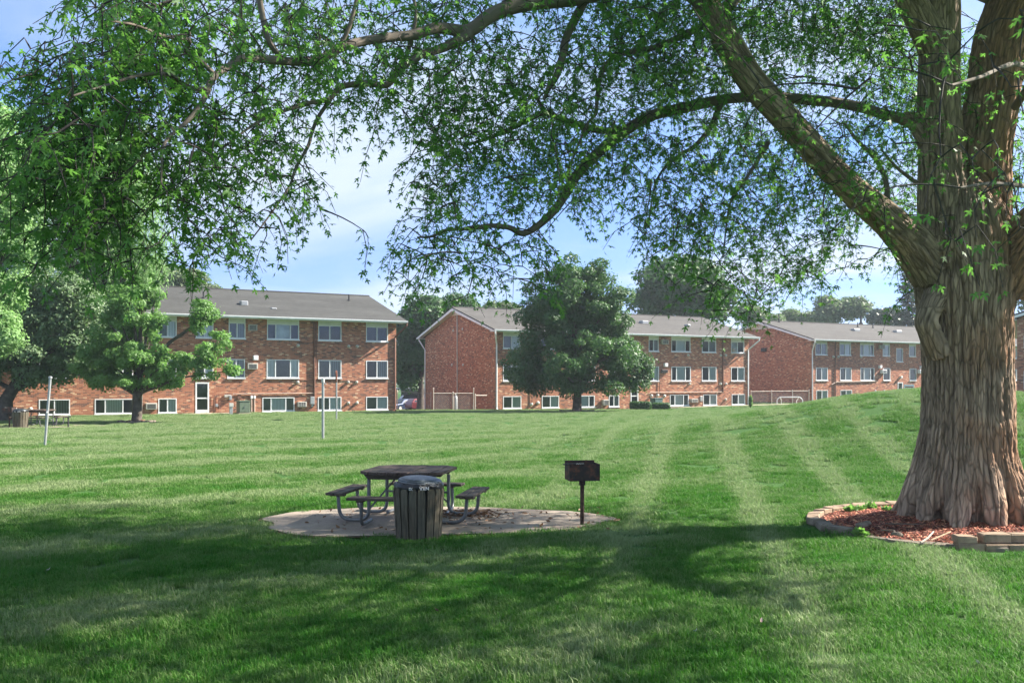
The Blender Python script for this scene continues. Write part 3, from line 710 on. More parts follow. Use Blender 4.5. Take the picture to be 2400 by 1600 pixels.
t2 = gable_pipe(B, 998); k = MB(); k.tube([(-.4, B.W+.55, B.he-.1), (-.4, B.W+.5, B.he-.3), (-.07, B.W-.12, B.he-1.2), (-.07, B.W-.12, -.5)], .06, 8); k.build('downspout', M['white'], B.r, smooth=True)
for b in (B,):
    k = MB(); W = b.W; zr = b.he+b.rise; s_ = b.rise/(W/2+b.over)
    k.prism([(W/2-1.15, zr-.34-1.15*s_-.02), (W/2, zr-.36), (W/2+1.15, zr-.34-1.15*s_-.02)], -.035, -.002, 'x'); k.build('gable_panel', M['panel'], b.r)
for (px, py) in ((1063, 775), (1085, 771), (1060, 855), (1086, 855)):
    t = gable_pipe(B, px); Y = B.cy+t*B.u[0]; z = H+(HZ-py)*Y/F-B.zg
    k = MB(); k.lathe([(.12, 0), (.12, .05), (.07, .09), (.02, .1)], 12, M=Matrix.Translation((-.002, t, z)) @ Matrix.Rotation(R(-90), 4, 'Y')); k.build('vent_cap', M['pale_metal'], B.r, smooth=True)

# building on the right
D = Bld(C3, -.11, 0, 42, 'hazy brick apartment building farthest back, its long side running behind the big trunk', M['brick_far'], M['roof2'], he=6.42, rise=2.3)
q = lambda x: 1740+x/3.5636
for (a, b, k, lk) in ((610, 707, '2', 'dh'), (812, 905, '2', 'hb'), (982, 1097, '3', 'hb'), (1172, 1230, '1', 'c'), (1392, 1447, '1', 'h')):
    D.ops.append([D.sz(q(a)), D.sz(q(b)), 4.9, 6.24, k, .18, lk, True]); D.ops.append([D.sz(q(a+4)), D.sz(q(b+5)), 2.3, 3.6, k, 0, 'sb', True])
D.ops.append([D.sz(q(1285)), D.sz(q(1340)), 4.3, 5.75, '1', 0, 'h', True])
for (a, b) in ((618, 713), (820, 915)): D.ops.append([D.sz(q(a)), D.sz(q(b)), .25, 1.3, '2', 0, 'sb', True])
for xx in (24, 28, 33, 37): D.ops.append([xx, xx+1.7, 4.9, 6.24, '2', .18, 'sb', True]); D.ops.append([xx, xx+1.7, 2.3, 3.6, '2', 0, 'sb', True])
D.ops.append([D.sz(q(1297)), D.sz(q(1340)), 0, 2.1, 'door', 0, None, False])
D.finish()
D.ac(q(1135), q(1172), 808, 817.5, .3, True); D.ac(q(1150), q(1186), 866, 875, .35, m=M['white']); D.ac(q(1462), q(1498), 866, 875, .35, m=M['white'])
D.boxat('vent_hood', q(1133), q(1150), 856, 863, .3, M['white']); D.boxat('vent_hood', q(1478), q(1494), 857, 864, .3, M['white']); D.boxat('wall_lamp', q(1312), q(1324), 881, 886, .25, M['white'])
for p in ((758, 698), (800, 698), (990, 700), (765, 1043), (798, 1043)): D.vent(q(p[0]), 640+p[1]/3.5636, .13)
D.pipe([(q(772), 800), (q(772), 938)], .06, M['pipe_brown'], 'downspout'); D.pipe([(q(740), 901), (q(780), 895), (q(1100), 893)], .05, M['pipe_tan'])
D.spout(0, m=M['white'], side=-1)
k = MB(); W = D.W; zr = D.he+D.rise; s_ = D.rise/(W/2+D.over); k.prism([(W/2-1.9, zr-.34-1.9*s_-.02), (W/2, zr-.36), (W/2+1.9, zr-.34-1.9*s_-.02)], -.035, -.002, 'x'); k.build('gable_panel', M['panel'], D.r)
t = gable_pipe(D, q(185)); k = MB(); k.box((-.25, t-.35, 5.35), (-.002, t+.35, 5.75), bev=.04); k.build('wall_lamp', M['dark'], D.r)
for xx in (942, 1293): D.roofbox(q(xx), 640+(480 if xx < 1000 else 493)/3.5636, .9, .2)
D.stack(q(305), 754, .9, .07); D.stack(q(963), 766, .5); D.stack(q(990), 757.5, .9, .12); D.stack(q(1090), 768, .4)

# building at the far right edge: its gable faces the camera
E = Bld((44.8, 55.0), 0.2, 0, 30, 'brick building with pale roof edge glimpsed right of the big trunk', M['brick'], M['roof2'], he=6.1, rise=2.4, rz=R(60), W=13.0)
E.finish()
def gable_window(b, y0, y1, z0, z1):
    f = MB(); w = .06
    for (a, c) in (((y0, z0), (y0+w, z1)), ((y1-w, z0), (y1, z1)), ((y0+w, z0), (y1-w, z0+w)), ((y0+w, z1-w), (y1-w, z1)), (((y0+y1)/2-.03, z0+w), ((y0+y1)/2+.03, z1-w))): f.box((-.07, a[0], a[1]), (-.002, c[0], c[1]))
    o = f.build('window', M['white'], b.r); g = MB(); g.box((-.03, y0+w, z0+w), (-.004, y1-w, z1-w)); g.build('blind', M['blind'], o)
gable_window(E, 11.3, 12.6, 4.1, 4.95); gable_window(E, 11.3, 12.6, 1.4, 2.6); gable_window(E, 8, 9.6, 4.1, 5.2)

# ------------------------------------------------------------------ things by the walls
def on_ground(px, d): return G(px, d)
def cabinet(px0, px1, ytop, d, depth, label, m, name='electrical_cabinet', rz=TH):
    a, b = G(px0, d), G(px1, d); w = (b-a).length*.93; h = H+(HZ-ytop)/F*d-gh(a.x, a.y)
    t = thing(name, label, 'electrical box', a, rz)
    k = MB(); k.box((0, 0, .08), (w, depth, h), bev=.03); k.build('housing', m, t)
    k = MB(); k.box((-.05, -.05, -.1), (w+.05, depth+.05, .08)); k.build('base', M['step'], t)
    k = MB(); k.box((-.03, -.03, h), (w+.03, depth+.03, h+.05), bev=.015); k.build('lid', m, t)
    k = MB(); k.box((w*.04, -.012, .14), (w*.49, -.0, h-.06)); k.box((w*.51, -.012, .14), (w*.96, -.0, h-.06)); dr = k.build('door', m, t)
    k = MB(); k.box((w*.46, -.05, h*.5), (w*.48, -.012, h*.62)); k.build('handle', M['grey_metal'], dr)
    return t
cabinet(561, 588, 940.5, 59.2, .9, 'olive green electrical cabinet against the left building wall', M['cab_green'])
cabinet(1535, 1560, 934, 77.0, .7, 'teal and grey utility cabinet by the middle building door, half hidden by a bush', M['box_green'])
a = G(541.5, 58.6); t = thing('utility_post', 'short grey utility post beside the green electrical cabinet', 'post', a, TH); k = MB(); k.box((-.1, -.05, -.1), (.1, .05, .72), bev=.01); k.build('post', M['grey_metal'], t); k = MB(); k.box((-.13, -.09, .5), (.13, -.051, .74), bev=.01); k.build('cap', M['pale_metal'], t)
def slab(name, px0, px1, d0, d1, z, m):
    pts = []
    n = 10
    for i in range(n+1): p = G(px0+(px1-px0)*i/n, d0); pts.append((p.x, p.y))
    for i in range(n+1): p = G(px1+(px0-px1)*i/n, d1); pts.append((p.x, p.y))
    return sheet(name, pts, z, m, n=3)
def along(bld, s0, s1, w0, w1):
    f = lambda s, w: (bld.cx+s*bld.u[0]-w*bld.u[1], bld.cy+s*bld.u[1]+w*bld.u[0])
    n = 14; return [f(s0+(s1-s0)*i/n, w0) for i in range(n+1)]+[f(s1+(s0-s1)*i/n, w1) for i in range(n+1)]
sheet('path', along(A, A.sz(425), A.sz(535), -1.5, -.25), .05, M['step'], n=3)
sheet('path', along(B, B.sz(1478), 34, -1.9, -.9), .06, M['step'], n=3)
sheet('parking_lot', [(-60, 92), (-5, 92), (8, 100), (12, 140), (-70, 140)], .05, M['asphalt'], n=14)

# chain link fences
def chain_mat():
    t = NT('chain_link'); co = t.coord('Object')
    w1 = t.new('ShaderNodeTexWave', wave_type='BANDS', bands_direction='DIAGONAL'); t.l(co, w1.inputs[0]); w1.inputs['Scale'].default_value = 3.5
    mp = t.coord('Object', (1, 1, -1)); w2 = t.new('ShaderNodeTexWave', wave_type='BANDS', bands_direction='DIAGONAL'); t.l(mp, w2.inputs[0]); w2.inputs['Scale'].default_value = 3.5
    f = t.math('MAXIMUM', w1.outputs['Fac'], w2.outputs['Fac']); f = t.math('GREATER_THAN', f, .965)
    b = t.bsdf((.32, .31, .30), .6, .3); tr = t.new('ShaderNodeBsdfTransparent'); mx = t.new('ShaderNodeMixShader'); t.l(f, mx.inputs[0]); t.l(tr.outputs[0], mx.inputs[1]); t.l(b.outputs[0], mx.inputs[2])
    return t.done(mx.outputs[0])
M['chain'] = chain_mat()
def fence(p0, p1, posts, h, label, m, rail=True, mesh=True, tall=()):
    v = p1-p0; L = math.hypot(v.x, v.y); rz = math.atan2(v.y, v.x)
    t = thing('chain_link_fence', label, 'fence', p0, rz)
    z = lambda s: gh(p0.x+math.cos(rz)*s, p0.y+math.sin(rz)*s)-p0.z
    for s_ in posts:
        s_ *= L; k = MB(); hh = h+(.35 if s_/L in tall else .06); k.tube([(s_, 0, z(s_)-.2), (s_, 0, z(s_)+hh)], .035, 8); k.lathe([(.045, z(s_)+hh), (.04, z(s_)+hh+.04), (.02, z(s_)+hh+.07)], 8, (s_, 0)); k.build('post', m, t, smooth=True)
    if rail: k = MB(); k.tube([(L*i/8, 0, z(L*i/8)+h) for i in range(9)], .024, 6); k.build('top_rail', m, t, smooth=True)
    if mesh:
        k = MB(); vs = []
        for i in range(9): s_ = L*i/8; vs += [(s_, .02, z(s_)+.02), (s_, .02, z(s_)+h)]
        k.add(vs, [[2*i, 2*i+2, 2*i+3, 2*i+1] for i in range(8)]); k.build('chain_mesh', M['chain'], t, fix=False)
    return t
fence(G(1016, 71.2), G(1110, 72.6), (0, .48, 1), 1.32, 'low chain link enclosure with pale posts before the blank brick gable', M['post_beige'], tall=(0, 1))
fence(G(931, 72.5), G(1010, 80), (0, 1), 1.45, 'thin wire fence closing the gap where cars are parked', M['post_beige'], mesh=False)
fence(G(1114, 72.7), G(1141, 73.5), (0,), 1.15, 'short stub of tan rail right of the enclosure', M['post_beige'], mesh=False)
fence(G(1760, 90), G(1896, 92.6), (0, .35, .71, 1), 1.25, 'pinkish chain link fence in front of the shaded far gable', M['post_beige'])
fence(G(2052, 52), G(2210, 57), (0, .12, .32, .5, .63, .8, 1), 1.5, 'chain link fence on top of the grassy mound beside the big trunk', M['grey_metal'])
a = P(2130, 912, 53.9); t = thing('warning_sign', 'small pale red lettered notice on the mound fence', 'sign', a, R(12)); k = MB(); k.box((-.33, -.03, -.28), (.33, -.01, .28)); k.build('board', M['white'], t)
def text(name, body, size, m, parent, loc, rot, ext=.002):
    cu = bpy.data.curves.new(name, 'FONT'); cu.body = body; cu.size = size; cu.extrude = ext; cu.align_x = 'CENTER'; cu.align_y = 'CENTER'
    tmp = bpy.data.objects.new('t', cu); C.objects.link(tmp); dg = bpy.context.evaluated_depsgraph_get(); me = bpy.data.meshes.new_from_object(tmp.evaluated_get(dg)); bpy.data.objects.remove(tmp)
    me.materials.clear(); o = link(name, me, m, parent); o.location = loc; o.rotation_euler = rot; return o
k = MB(); [k.box((-.26, -.036, .17-i*.13), (.26-.1*(i % 2), -.0305, .17-i*.13-.06)) for i in range(4)]; k.build('lettering', M['red_paint'], t)
# white gas cylinder in the enclosure
a = G(1067.5, 72.6); t = thing('gas_cylinder', 'pale upright tank standing inside the gable enclosure', 'tank', a); k = MB(); k.lathe([(.1, 0), (.17, .03), (.17, .95), (.12, 1.08), (.05, 1.12), (.05, 1.2)], 16); k.build('tank', M['grey_metal'], t, smooth=True); k = MB(); k.lathe([(.07, 1.2), (.07, 1.25), (.03, 1.27)], 10); k.build('valve', M['white'], t)
# hoop shaped rack
p0, p1 = G(1821, 88), G(1881, 88); w = p1.x-p0.x
t = thing('hoop_rack', 'low white tube hoop on the lawn in front of the far gable', 'rack', p0)
k = MB()
def hoop(y): 
    return [(0, y, -.1), (0, y, .42), (.12, y, .6), (.32, y, .72), (w-.32, y, .72), (w-.12, y, .6), (w, y, .42), (w, y, -.1)]
k.tube(hoop(0), .05, 8); k.build('frame', M['white'], t, smooth=True)
k = MB(); k.tube([(.32, 0, .72), (.55, .5, .4), (.6, .6, -.1)], .04, 8); k.build('brace', M['white'], t, smooth=True); k = MB(); k.tube([(w-.32, 0, .72), (w-.4, .5, .4), (w-.4, .6, -.1)], .04, 8); k.build('brace', M['white'], t, smooth=True)

# carport behind the gap
p = P(930, 909, 120); cz = p.z; p = Vector((p.x-14, p.y, cz)); gz = gh(-20, 122)
t = thing('carport', 'long flat grey carport roof behind the gap between the buildings', 'carport', p)
k = MB(); k.box((0, 0, -.25), (24, 5.5, 0)); k.build('roof', M['grey_metal'], t)
for i in range(6): k = MB(); k.box((1+i*4.3, .3, gz-cz-.1), (1.14+i*4.3, .44, -.25)); k.build('post', M['dark'], t)
k = MB(); k.box((13.9, 5.3, gz-cz-.1), (24, 5.45, -.25)); k.build('back_wall', simple('grey_cladding', (.42, .43, .44), .7), t)
# cars
def car(px, d, rz, label, body_m, kind='sedan', L=4.6, Wd=1.78, Ht=1.43):
    a = G(px, d); t = thing('parked_car', label, 'car', (a.x, a.y, a.z+.05), rz, 'cars parked behind the gap')
    w = Wd/2; k = MB()
    if kind == 'sedan': low = [(-L/2, .35), (-L/2, .62), (-L/2+.12, .78), (-L/2+1.0, .88), (L/2-1.0, .93), (L/2-.05, .88), (L/2, .6), (L/2, .35), (L/2-.25, .24), (-L/2+.25, .24)]; top = [(-L/2+1.0, .86), (-L/2+1.75, Ht-.05), (-L/2+2.3, Ht), (L/2-1.6, Ht-.03), (L/2-.75, .92)]
    else: low = [(-L/2, .4), (-L/2, .8), (-L/2+.15, .98), (-L/2+1.0, 1.05), (L/2-.1, 1.08), (L/2, .8), (L/2, .4), (L/2-.25, .3), (-L/2+.25, .3)]; top = [(-L/2+1.0, 1.03), (-L/2+1.6, Ht-.06), (-L/2+2.2, Ht), (L/2-.5, Ht-.04), (L/2-.12, 1.07)]
    k.prism(low, -w, w, 'y'); 
    n = len(top); vs = [(x, -w+(.04 if z < 1.1 else .22), z) for x, z in top]+[(x, w-(.04 if z < 1.1 else .22), z) for x, z in top]
    k.add(vs, [list(range(n))[::-1], [n+j for j in range(n)]]+[[j, (j+1) % n, n+(j+1) % n, n+j] for j in range(n)])
    b = k.build('body', body_m, t); md = b.modifiers.new('bevel', 'BEVEL'); md.width = .06; md.segments = 2; md.limit_method = 'ANGLE'
    x0, x1 = top[0][0], top[-1][0]; z0 = top[0][1]+.06; z1 = Ht-.13
    ws = MB(); ws.add([(x0+.1, -w+.16, z0+.01), (x0+.1, w-.16, z0+.01), (top[1][0]-.04, w-.3, z1+.02), (top[1][0]-.04, -w+.3, z1+.02)], [[0, 1, 2, 3]]); ws.v = [(x-.03, y, z+.02) for x, y, z in ws.v]; ws.build('windscreen', M['carglass'], t, fix=False)
    for sg in (-1, 1):
        g = MB(); y0, y1 = sg*(w-.02), sg*(w-.19); g.add([(x0+.35, y0, z0), (x1-.35, y0, z0), (top[3][0]+.05, y1, z1), (top[1][0]+.15, y1, z1)], [[0, 1, 2, 3]]); g.build('side_window', M['carglass'], t, fix=False)
        h = MB(); h.box((-L/2-.02, sg*(w-.42), .58), (-L/2+.1, sg*(w-.06), .74), bev=.03); h.build('headlight', M['white'], t)
        mm = MB(); mm.box((x0+.55, sg*(w+.02), z0-.02), (x0+.72, sg*(w+.2), z0+.12), bev=.03); mm.build('mirror', body_m, t)
        for x in (-L/2+.85, L/2-.9):
            Mx = Matrix.Translation((x, sg*(w-.1), .32)) @ Matrix.Rotation(R(90), 4, 'X')
            q_ = MB(); q_.lathe([(.2, -.11), (.31, -.11), (.33, -.06), (.33, .06), (.31, .11), (.2, .11)], 20, M=Mx); wo_ = q_.build('wheel', M['dark'], t, smooth=True)
            q_ = MB(); q_.lathe([(.2, -.115), (.2, .115)], 14, M=Mx); q_.build('rim', M['pale_metal'], wo_)
    g = MB(); g.box((-L/2-.015, -w+.5, .36), (-L/2+.03, w-.5, .6)); g.build('grille', M['dark'], t); g = MB(); g.box((-L/2-.03, -.25, .3), (-L/2-.016, .25, .41)); g.build('number_plate', M['white'], t)
    return t
M['carglass'] = simple('car_glass', (.03, .035, .04), .12, 0, .1, 1, .8, 0)
def paint(n, c):
    t = NT(n); b = t.bsdf(c, .35, .3); b.inputs['Coat Weight'].default_value = .8; return t.done(b.outputs[0])
car(946, 112, R(52), 'dark blue sedan parked nearest the left building corner', paint('blue_paint', (.02, .035, .08)))
car(992, 110, R(215), 'dark red car parked beside the blank gable', paint('red_car_paint', (.16, .02, .025)), 'hatch', 4.1, 1.72, 1.5)
car(958, 123, R(20), 'dark high roofed car parked under the carport', paint('black_paint', (.025, .02, .02)), 'suv', 4.6, 1.85, 1.75)

# ------------------------------------------------------------------ lawn poles
a = G(104.5, 30.3); b_ = P(118, 885, 30.3)
t = thing('lawn_pole', 'leaning whitish pole with a small knob on the left lawn', 'pole', a); v = b_-a
k = MB(); k.tube([(0, 0, -.1), (v.x, 0, v.z)], .04, 12); k.build('pole', M['grey_metal'], t, smooth=True); k = MB(); k.lathe([(.06, v.z-.02), (.06, v.z+.03), (.03, v.z+.05)], 12, (v.x, 0)); k.build('cap', M['grey_metal'], t); k = MB(); f = .5; k.tube([(v.x*f, -.03, v.z*f), (v.x*f+.05, -.12, v.z*f)], .025, 8); k.build('hook', M['white'], t)
a = G(757, 34.0); h = H+(HZ-888)/F*34-a.z
t = thing('lawn_pole', 'plain upright grey pole standing on the open lawn', 'pole', a); k = MB(); k.tube([(0, 0, -.1), (0, 0, h)], .05, 12); k.build('pole', M['grey_metal'], t, smooth=True); k = MB(); k.tube([(0, 0, h-.12), (0, 0, h+.02)], .065, 12); k.build('cap', M['pale_metal'], t, smooth=True); k = MB(); k.tube([(0, 0, h-.1), (.12, 0, h-.2)], .018, 6); k.build('hook', M['grey_metal'], t)
a = G(788.5, 51.0); h = H+(HZ-868)/F*51-a.z
t = thing('paddle_post', 'thin pole topped by a rusty red paddle seen edge on', 'pole', a); k = MB(); k.tube([(0, 0, -.1), (0, 0, h-.5)], .045, 10); k.build('pole', M['grey_metal'], t, smooth=True)
k = MB(); n = 20; k.prism([(.27*math.cos(2*math.pi*i/n), h-.33+.33*math.sin(2*math.pi*i/n)) for i in range(n)], -.035, .035, 'y', Matrix.Rotation(R(97), 4, 'Z')); k.build('paddle', M['rust'], t)
# ------------------------------------------------------------------ picnic table
def arc_path(pts, r=.12, n=6):
    """polyline with its corners rounded"""
    pts = [Vector(p) for p in pts]; out = [pts[0]]
    for i in range(1, len(pts)-1):
        a, b, c = pts[i-1], pts[i], pts[i+1]; u = (a-b); v = (c-b); k = min(r, u.length*.45, v.length*.45); u.normalize(); v.normalize()
        for j in range(n+1):
            t = j/n; out.append((b+u*k)*(1-t)**2+b*2*t*(1-t)+(b+v*k)*t*t)
    out.append(pts[-1]); return out
def picnic_table(loc, rz, label):
    t = thing('picnic_table', label, 'picnic table', loc, rz, 'picnic tables on the lawn')
    s = .635; k = MB(); n = 8; w = 2*s/n
    for i in range(n):
        x0 = -s+i*w+.006; x1 = -s+(i+1)*w-.006; d = lambda x: min(s, 2*s-.20-abs(x)) if abs(x) > s-.20 else s
        dz = random.uniform(-.004, .004)
        y = lambda x: s if abs(x) < s-.2 else s-(abs(x)-(s-.2))
        e = random.uniform(-.008, .008)
        k.prism([(x0, -y(x0)+e), (x1, -y(x1)+e), (x1, y(x1)+e), (x0, y(x0)+e)], .722+dz, .762+dz, 'z')
    k.build('tabletop', M['wood_top'], t)
    for y in (-.5, 0, .5):
        k = MB(); k.prism([(-.56, .72), (-.49, .645), (.49, .645), (.56, .72)], y-.02, y+.02, 'y'); k.build('cleat', M['wood_bench'], t)
    for q in range(4):
        Mz = Matrix.Rotation(R(90*q), 4, 'Z'); k = MB()
        for j in range(2): k.box((-.60+random.uniform(-.01, .01), -1.12+j*.135, .405), (.60, -1.12+j*.135+.126, .443), Mz, .006)
        b = k.build('bench_seat', M['wood_bench'], t)
        for x in (-.42, .42): k = MB(); k.box((x-.045, -1.1, .378), (x+.045, -.88, .404), Mz); k.build('bench_bracket', M['wood_bench'], b)
    for sx_ in (-1, 1):
        for sy_ in (-1, 1):
            k = MB(); k.tube(arc_path([(sx_*.99, sy_*.42, .40), (sx_*.96, sy_*.42, .03), (sx_*.5, sy_*.44, .03), (sx_*.5, sy_*.44, .645)], .17), .027, 10); k.build('leg', M['galv'], t, smooth=True)
            k = MB(); k.tube(arc_path([(sx_*.42, sy_*.99, .40), (sx_*.44, sy_*.97, .032), (sx_*.475, sy_*.40, .032)], .17), .026, 10); k.build('leg', M['galv'], t, smooth=True)
    for sy_ in (-1, 1): k = MB(); k.tube([(-.5, sy_*.44, .36), (.5, sy_*.44, .36)], .016, 8); k.build('crossbar', M['galv'], t, smooth=True)
    k = MB(); k.tube([(-.49, -.44, .2), (-.2, -.02, .63)], .014, 8); k.tube([(.49, .44, .2), (.2, .02, .63)], .014, 8); k.build('brace', M['galv'], t, smooth=True)
    return t
TZ = gh(-1.55, 14.15)+.035
table = picnic_table((-1.56, 14.12, TZ), R(-10), 'weathered square picnic table with four benches on the concrete pad')
# ------------------------------------------------------------------ trash can of wooden slats
def trash_can(loc, label):
    t = thing('trash_can', label, 'trash can', loc, 0, 'slatted trash cans')
    n = 17; k = MB()
    for i in range(n):
        a = 2*math.pi*(i+.35)/n; Mz = Matrix.Rotation(a, 4, 'Z'); w = .051; z0 = random.uniform(-.0, .01); z1 = .70+random.uniform(-.008, .008); ri, ro = .275, .345
        tl = random.uniform(-.006, .006)
        vs = [(ri-.005, -w*.92, z0), (ri+.028, -w*.92, z0), (ri+.028, w*.92, z0), (ri-.005, w*.92, z0)]
        vs += [(ro-.032, -w+tl, z1), (ro, -w+tl, z1-.05), (ro, w+tl, z1-.05), (ro-.032, w+tl, z1), (ro-.004, -w*.72+tl, z1), (ro-.004, w*.72+tl, z1)]
        vs = [Mz @ Vector(v) for v in vs]
        k.add(vs, [[3, 2, 1, 0], [0, 1, 5, 8, 4], [1, 2, 6, 5], [2, 3, 7, 9, 6], [3, 0, 4, 7], [4, 8, 9, 7], [5, 6, 9, 8]])
    k.build('slats', M['wood_slat'], t).name = 'slat_wall'
    k = MB(); k.lathe([(.262, .01), (.265, .3), (.30, .66), (.31, .7)], 28); k.build('inner_drum', M['dark'], t, smooth=True)
    k = MB()
    for i in range(n):
        a = 2*math.pi*(i+.35)/n; Mz = Matrix.Rotation(a, 4, 'Z')
        for z, r_ in ((.61, .343), (.12, .292)): k.lathe([(.011, 0), (.009, .006), (.002, .008)], 8, M=Mz @ Matrix.Translation((r_-.012 if z > .3 else r_, 0, z)) @ Matrix.Rotation(R(90), 4, 'Y'))
    k.build('bolts', M['dark'], t).name = 'bolt_ring'
    # bag turned over the rim, crumpled
    V_ = []; nn = 44; prof = [(.285, .60), (.318, .665), (.335, .70), (.338, .735), (.318, .765), (.29, .775)]
    for j, (r_, z) in enumerate(prof):
        for i in range(nn):
            a = 2*math.pi*i/nn; q_ = .006*math.sin(9*a+j)+.007*math.sin(17*a+2*j)+random.uniform(-.004, .004); V_.append(((r_+q_)*math.cos(a), (r_+q_)*math.sin(a), z+q_*1.3))
    fs = [[j*nn+i, j*nn+(i+1) % nn, (j+1)*nn+(i+1) % nn, (j+1)*nn+i] for j in range(len(prof)-1) for i in range(nn)]
    k = MB(); k.add(V_, fs); bag = k.build('bag', M['plastic'], t, smooth=True)
    for (body, ang, sz_, dz) in (('IX', -102, .055, .712), ('NYA', -72, .065, .722)):
        a = R(ang); x, y = .3465*math.cos(a), .3465*math.sin(a); o = text('print', body, sz_, M['ink'], bag, (x, y, dz), (R(90), R(180 if body == 'NYA' else 0), a+R(90)), .004)
    Mt = Matrix.Translation((.015, 0, .765)) @ Matrix.Rotation(R(3), 4, 'Y') @ Matrix.Rotation(R(3), 4, 'X')
    k = MB(); k.lathe([(.285, -.02), (.292, -.01), (.292, .035), (.285, .045), (.275, .045), (.262, .05), (.24, .062), (.235, .064), (.16, .072), (.06, .076), (.001, .076)], 40, M=Mt)
    k.build('lid', M['lid'], t, smooth=True)
    k = MB(); k.lathe([(.296, .012), (.300, .018), (.300, .026), (.296, .032)], 40, M=Mt); k.build('lid_band', M['galv'], t, smooth=True)
    return t
can = trash_can((-1.27, 12.60, gh(-1.27, 12.60)+.0), 'round trash can of mossy wood slats with dented metal lid and black bag')
k = MB(); k.lathe([(.001, 0), (.30, 0), (.33, -.01), (.34, -.1)][::-1], 24); o = k.build('dirt_patch', simple('dark_dirt', (.05, .035, .025), .95, 0, .4, 8), None); o.location = (-1.27, 12.60, gh(-1.27, 12.60)+.022); tag(o, kind='structure')
# ------------------------------------------------------------------ grill
def grill(loc, rz, label):
    t = thing('park_grill', label, 'grill', loc, rz, 'park grills')
    w, d, h, z = .225, .17, .245, .645; th = .006
    k = MB(); k.box((-w, -d, z), (w, d, z+th)); k.box((-w, -d, z+th), (w, -d+th, z+h-.012)); k.box((-w, d-th, z+th), (w, d, z+h+.03)); 
    k.box((-w, -d+th, z+th), (-w+th, d-th, z+h)); k.box((w-th, -d+th, z+th), (w, d-th, z+h)); 
    k.box((-w-.004, -d-.006, z+h-.014), (w+.004, -d-.0005, z+h)); k.build('firebox', M['grill'], t)
    k = MB()
    for i in range(4):
        for y in (.05, -.09): k.lathe([(.012, 0), (.012, .003), (.001, .003)], 10, M=Matrix.Translation((w+.0005, y, z+.04+i*.055)) @ Matrix.Rotation(R(90), 4, 'Y'))
    for i in range(3): k.lathe([(.010, 0), (.010, .003), (.001, .003)], 10, M=Matrix.Translation((-w+.07, -d-.0005, z+.05+i*.055)) @ Matrix.Rotation(R(90), 4, 'X'))
    k.build('air_holes', M['dark'], t).name = 'air_hole_row'
    k = MB(); 
    for i in range(13): k.tube([(-w+.02, -d+.02+i*.025, z+h-.035), (w-.02, -d+.02+i*.025, z+h-.035)], .005, 6)
    k.tube([(-w+.02, -d+.02, z+h-.042), (-w+.02, d-.02, z+h-.042)], .006, 6); k.tube([(w-.02, -d+.02, z+h-.042), (w-.02, d-.02, z+h-.042)], .006, 6)
    gr = k.build('grate', M['pale_metal'], t, smooth=True)
    k = MB(); pts = [(-w-.09, -d+.03, z+h-.002), (-w+.0, -d+.03, z+h+.004), (-w+.10, -d+.03, z+h+.006)]; k.tube(pts, .012, 8)
    hd = k.build('handle', M['dark'], gr, smooth=True)
    k = MB(); rr = .013; k.tube([(-w+.09+i*.0045, -d+.03+rr*math.cos(i*1.05), z+h+.002+rr*math.sin(i*1.05)) for i in range(30)], .0028, 5); k.build('coil', M['pale_metal'], hd, smooth=True)
    k = MB(); k.tube([(0, 0, -.15), (0, 0, z-.06)], .030, 14); k.build('post', M['grill_rust'], t, smooth=True)
    k = MB(); k.tube([(0, 0, z-.075), (0, 0, z-.001)], .047, 14); k.build('collar', M['grill'], t)
    return t
gp = P(1364.5, 1233, 13.62); grill((gp.x, 13.62, TZ-.0), R(9), 'black rust stained charcoal grill on a post at the pad edge')

# ------------------------------------------------------------------ far picnic spot at the left edge
def far_spot():
    c = G(75, 43.5); g = gh(c.x, c.y)
    pts = [(c.x-.2+3.6*math.cos(a), c.y+1.9*math.sin(a)) for a in np.linspace(0, 2*math.pi, 32, endpoint=False)]; sheet('concrete_pad', pts, .03, M['concrete'])
    b = copy_tree(table); b.location = (c.x+.3, c.y, g+.03); b.rotation_euler = (0, 0, R(6)); b['label'] = 'distant picnic table in tree shade at the left edge'
    b = copy_tree(can); a = G(48, 42.3); b.location = (a.x, a.y, a.z+.03); b['label'] = 'distant slatted trash can left of the far picnic table'
    a = G(22, 42.5); grill((a.x, a.y, a.z+.02), R(-5), 'distant dark grill at the left edge of the photo beside a trash can')
    a = G(160, 42.5); t = thing('grill_post', 'thin dark post with small bent top right of the far picnic table', 'post', a); k = MB(); k.tube([(0, 0, -.1), (0, 0, .48)], .035, 8); k.build('post', M['dark'], t, smooth=True); k = MB(); k.box((-.14, -.06, .46), (.1, .06, .5), bev=.01); k.build('top', M['dark'], t)
far_spot()

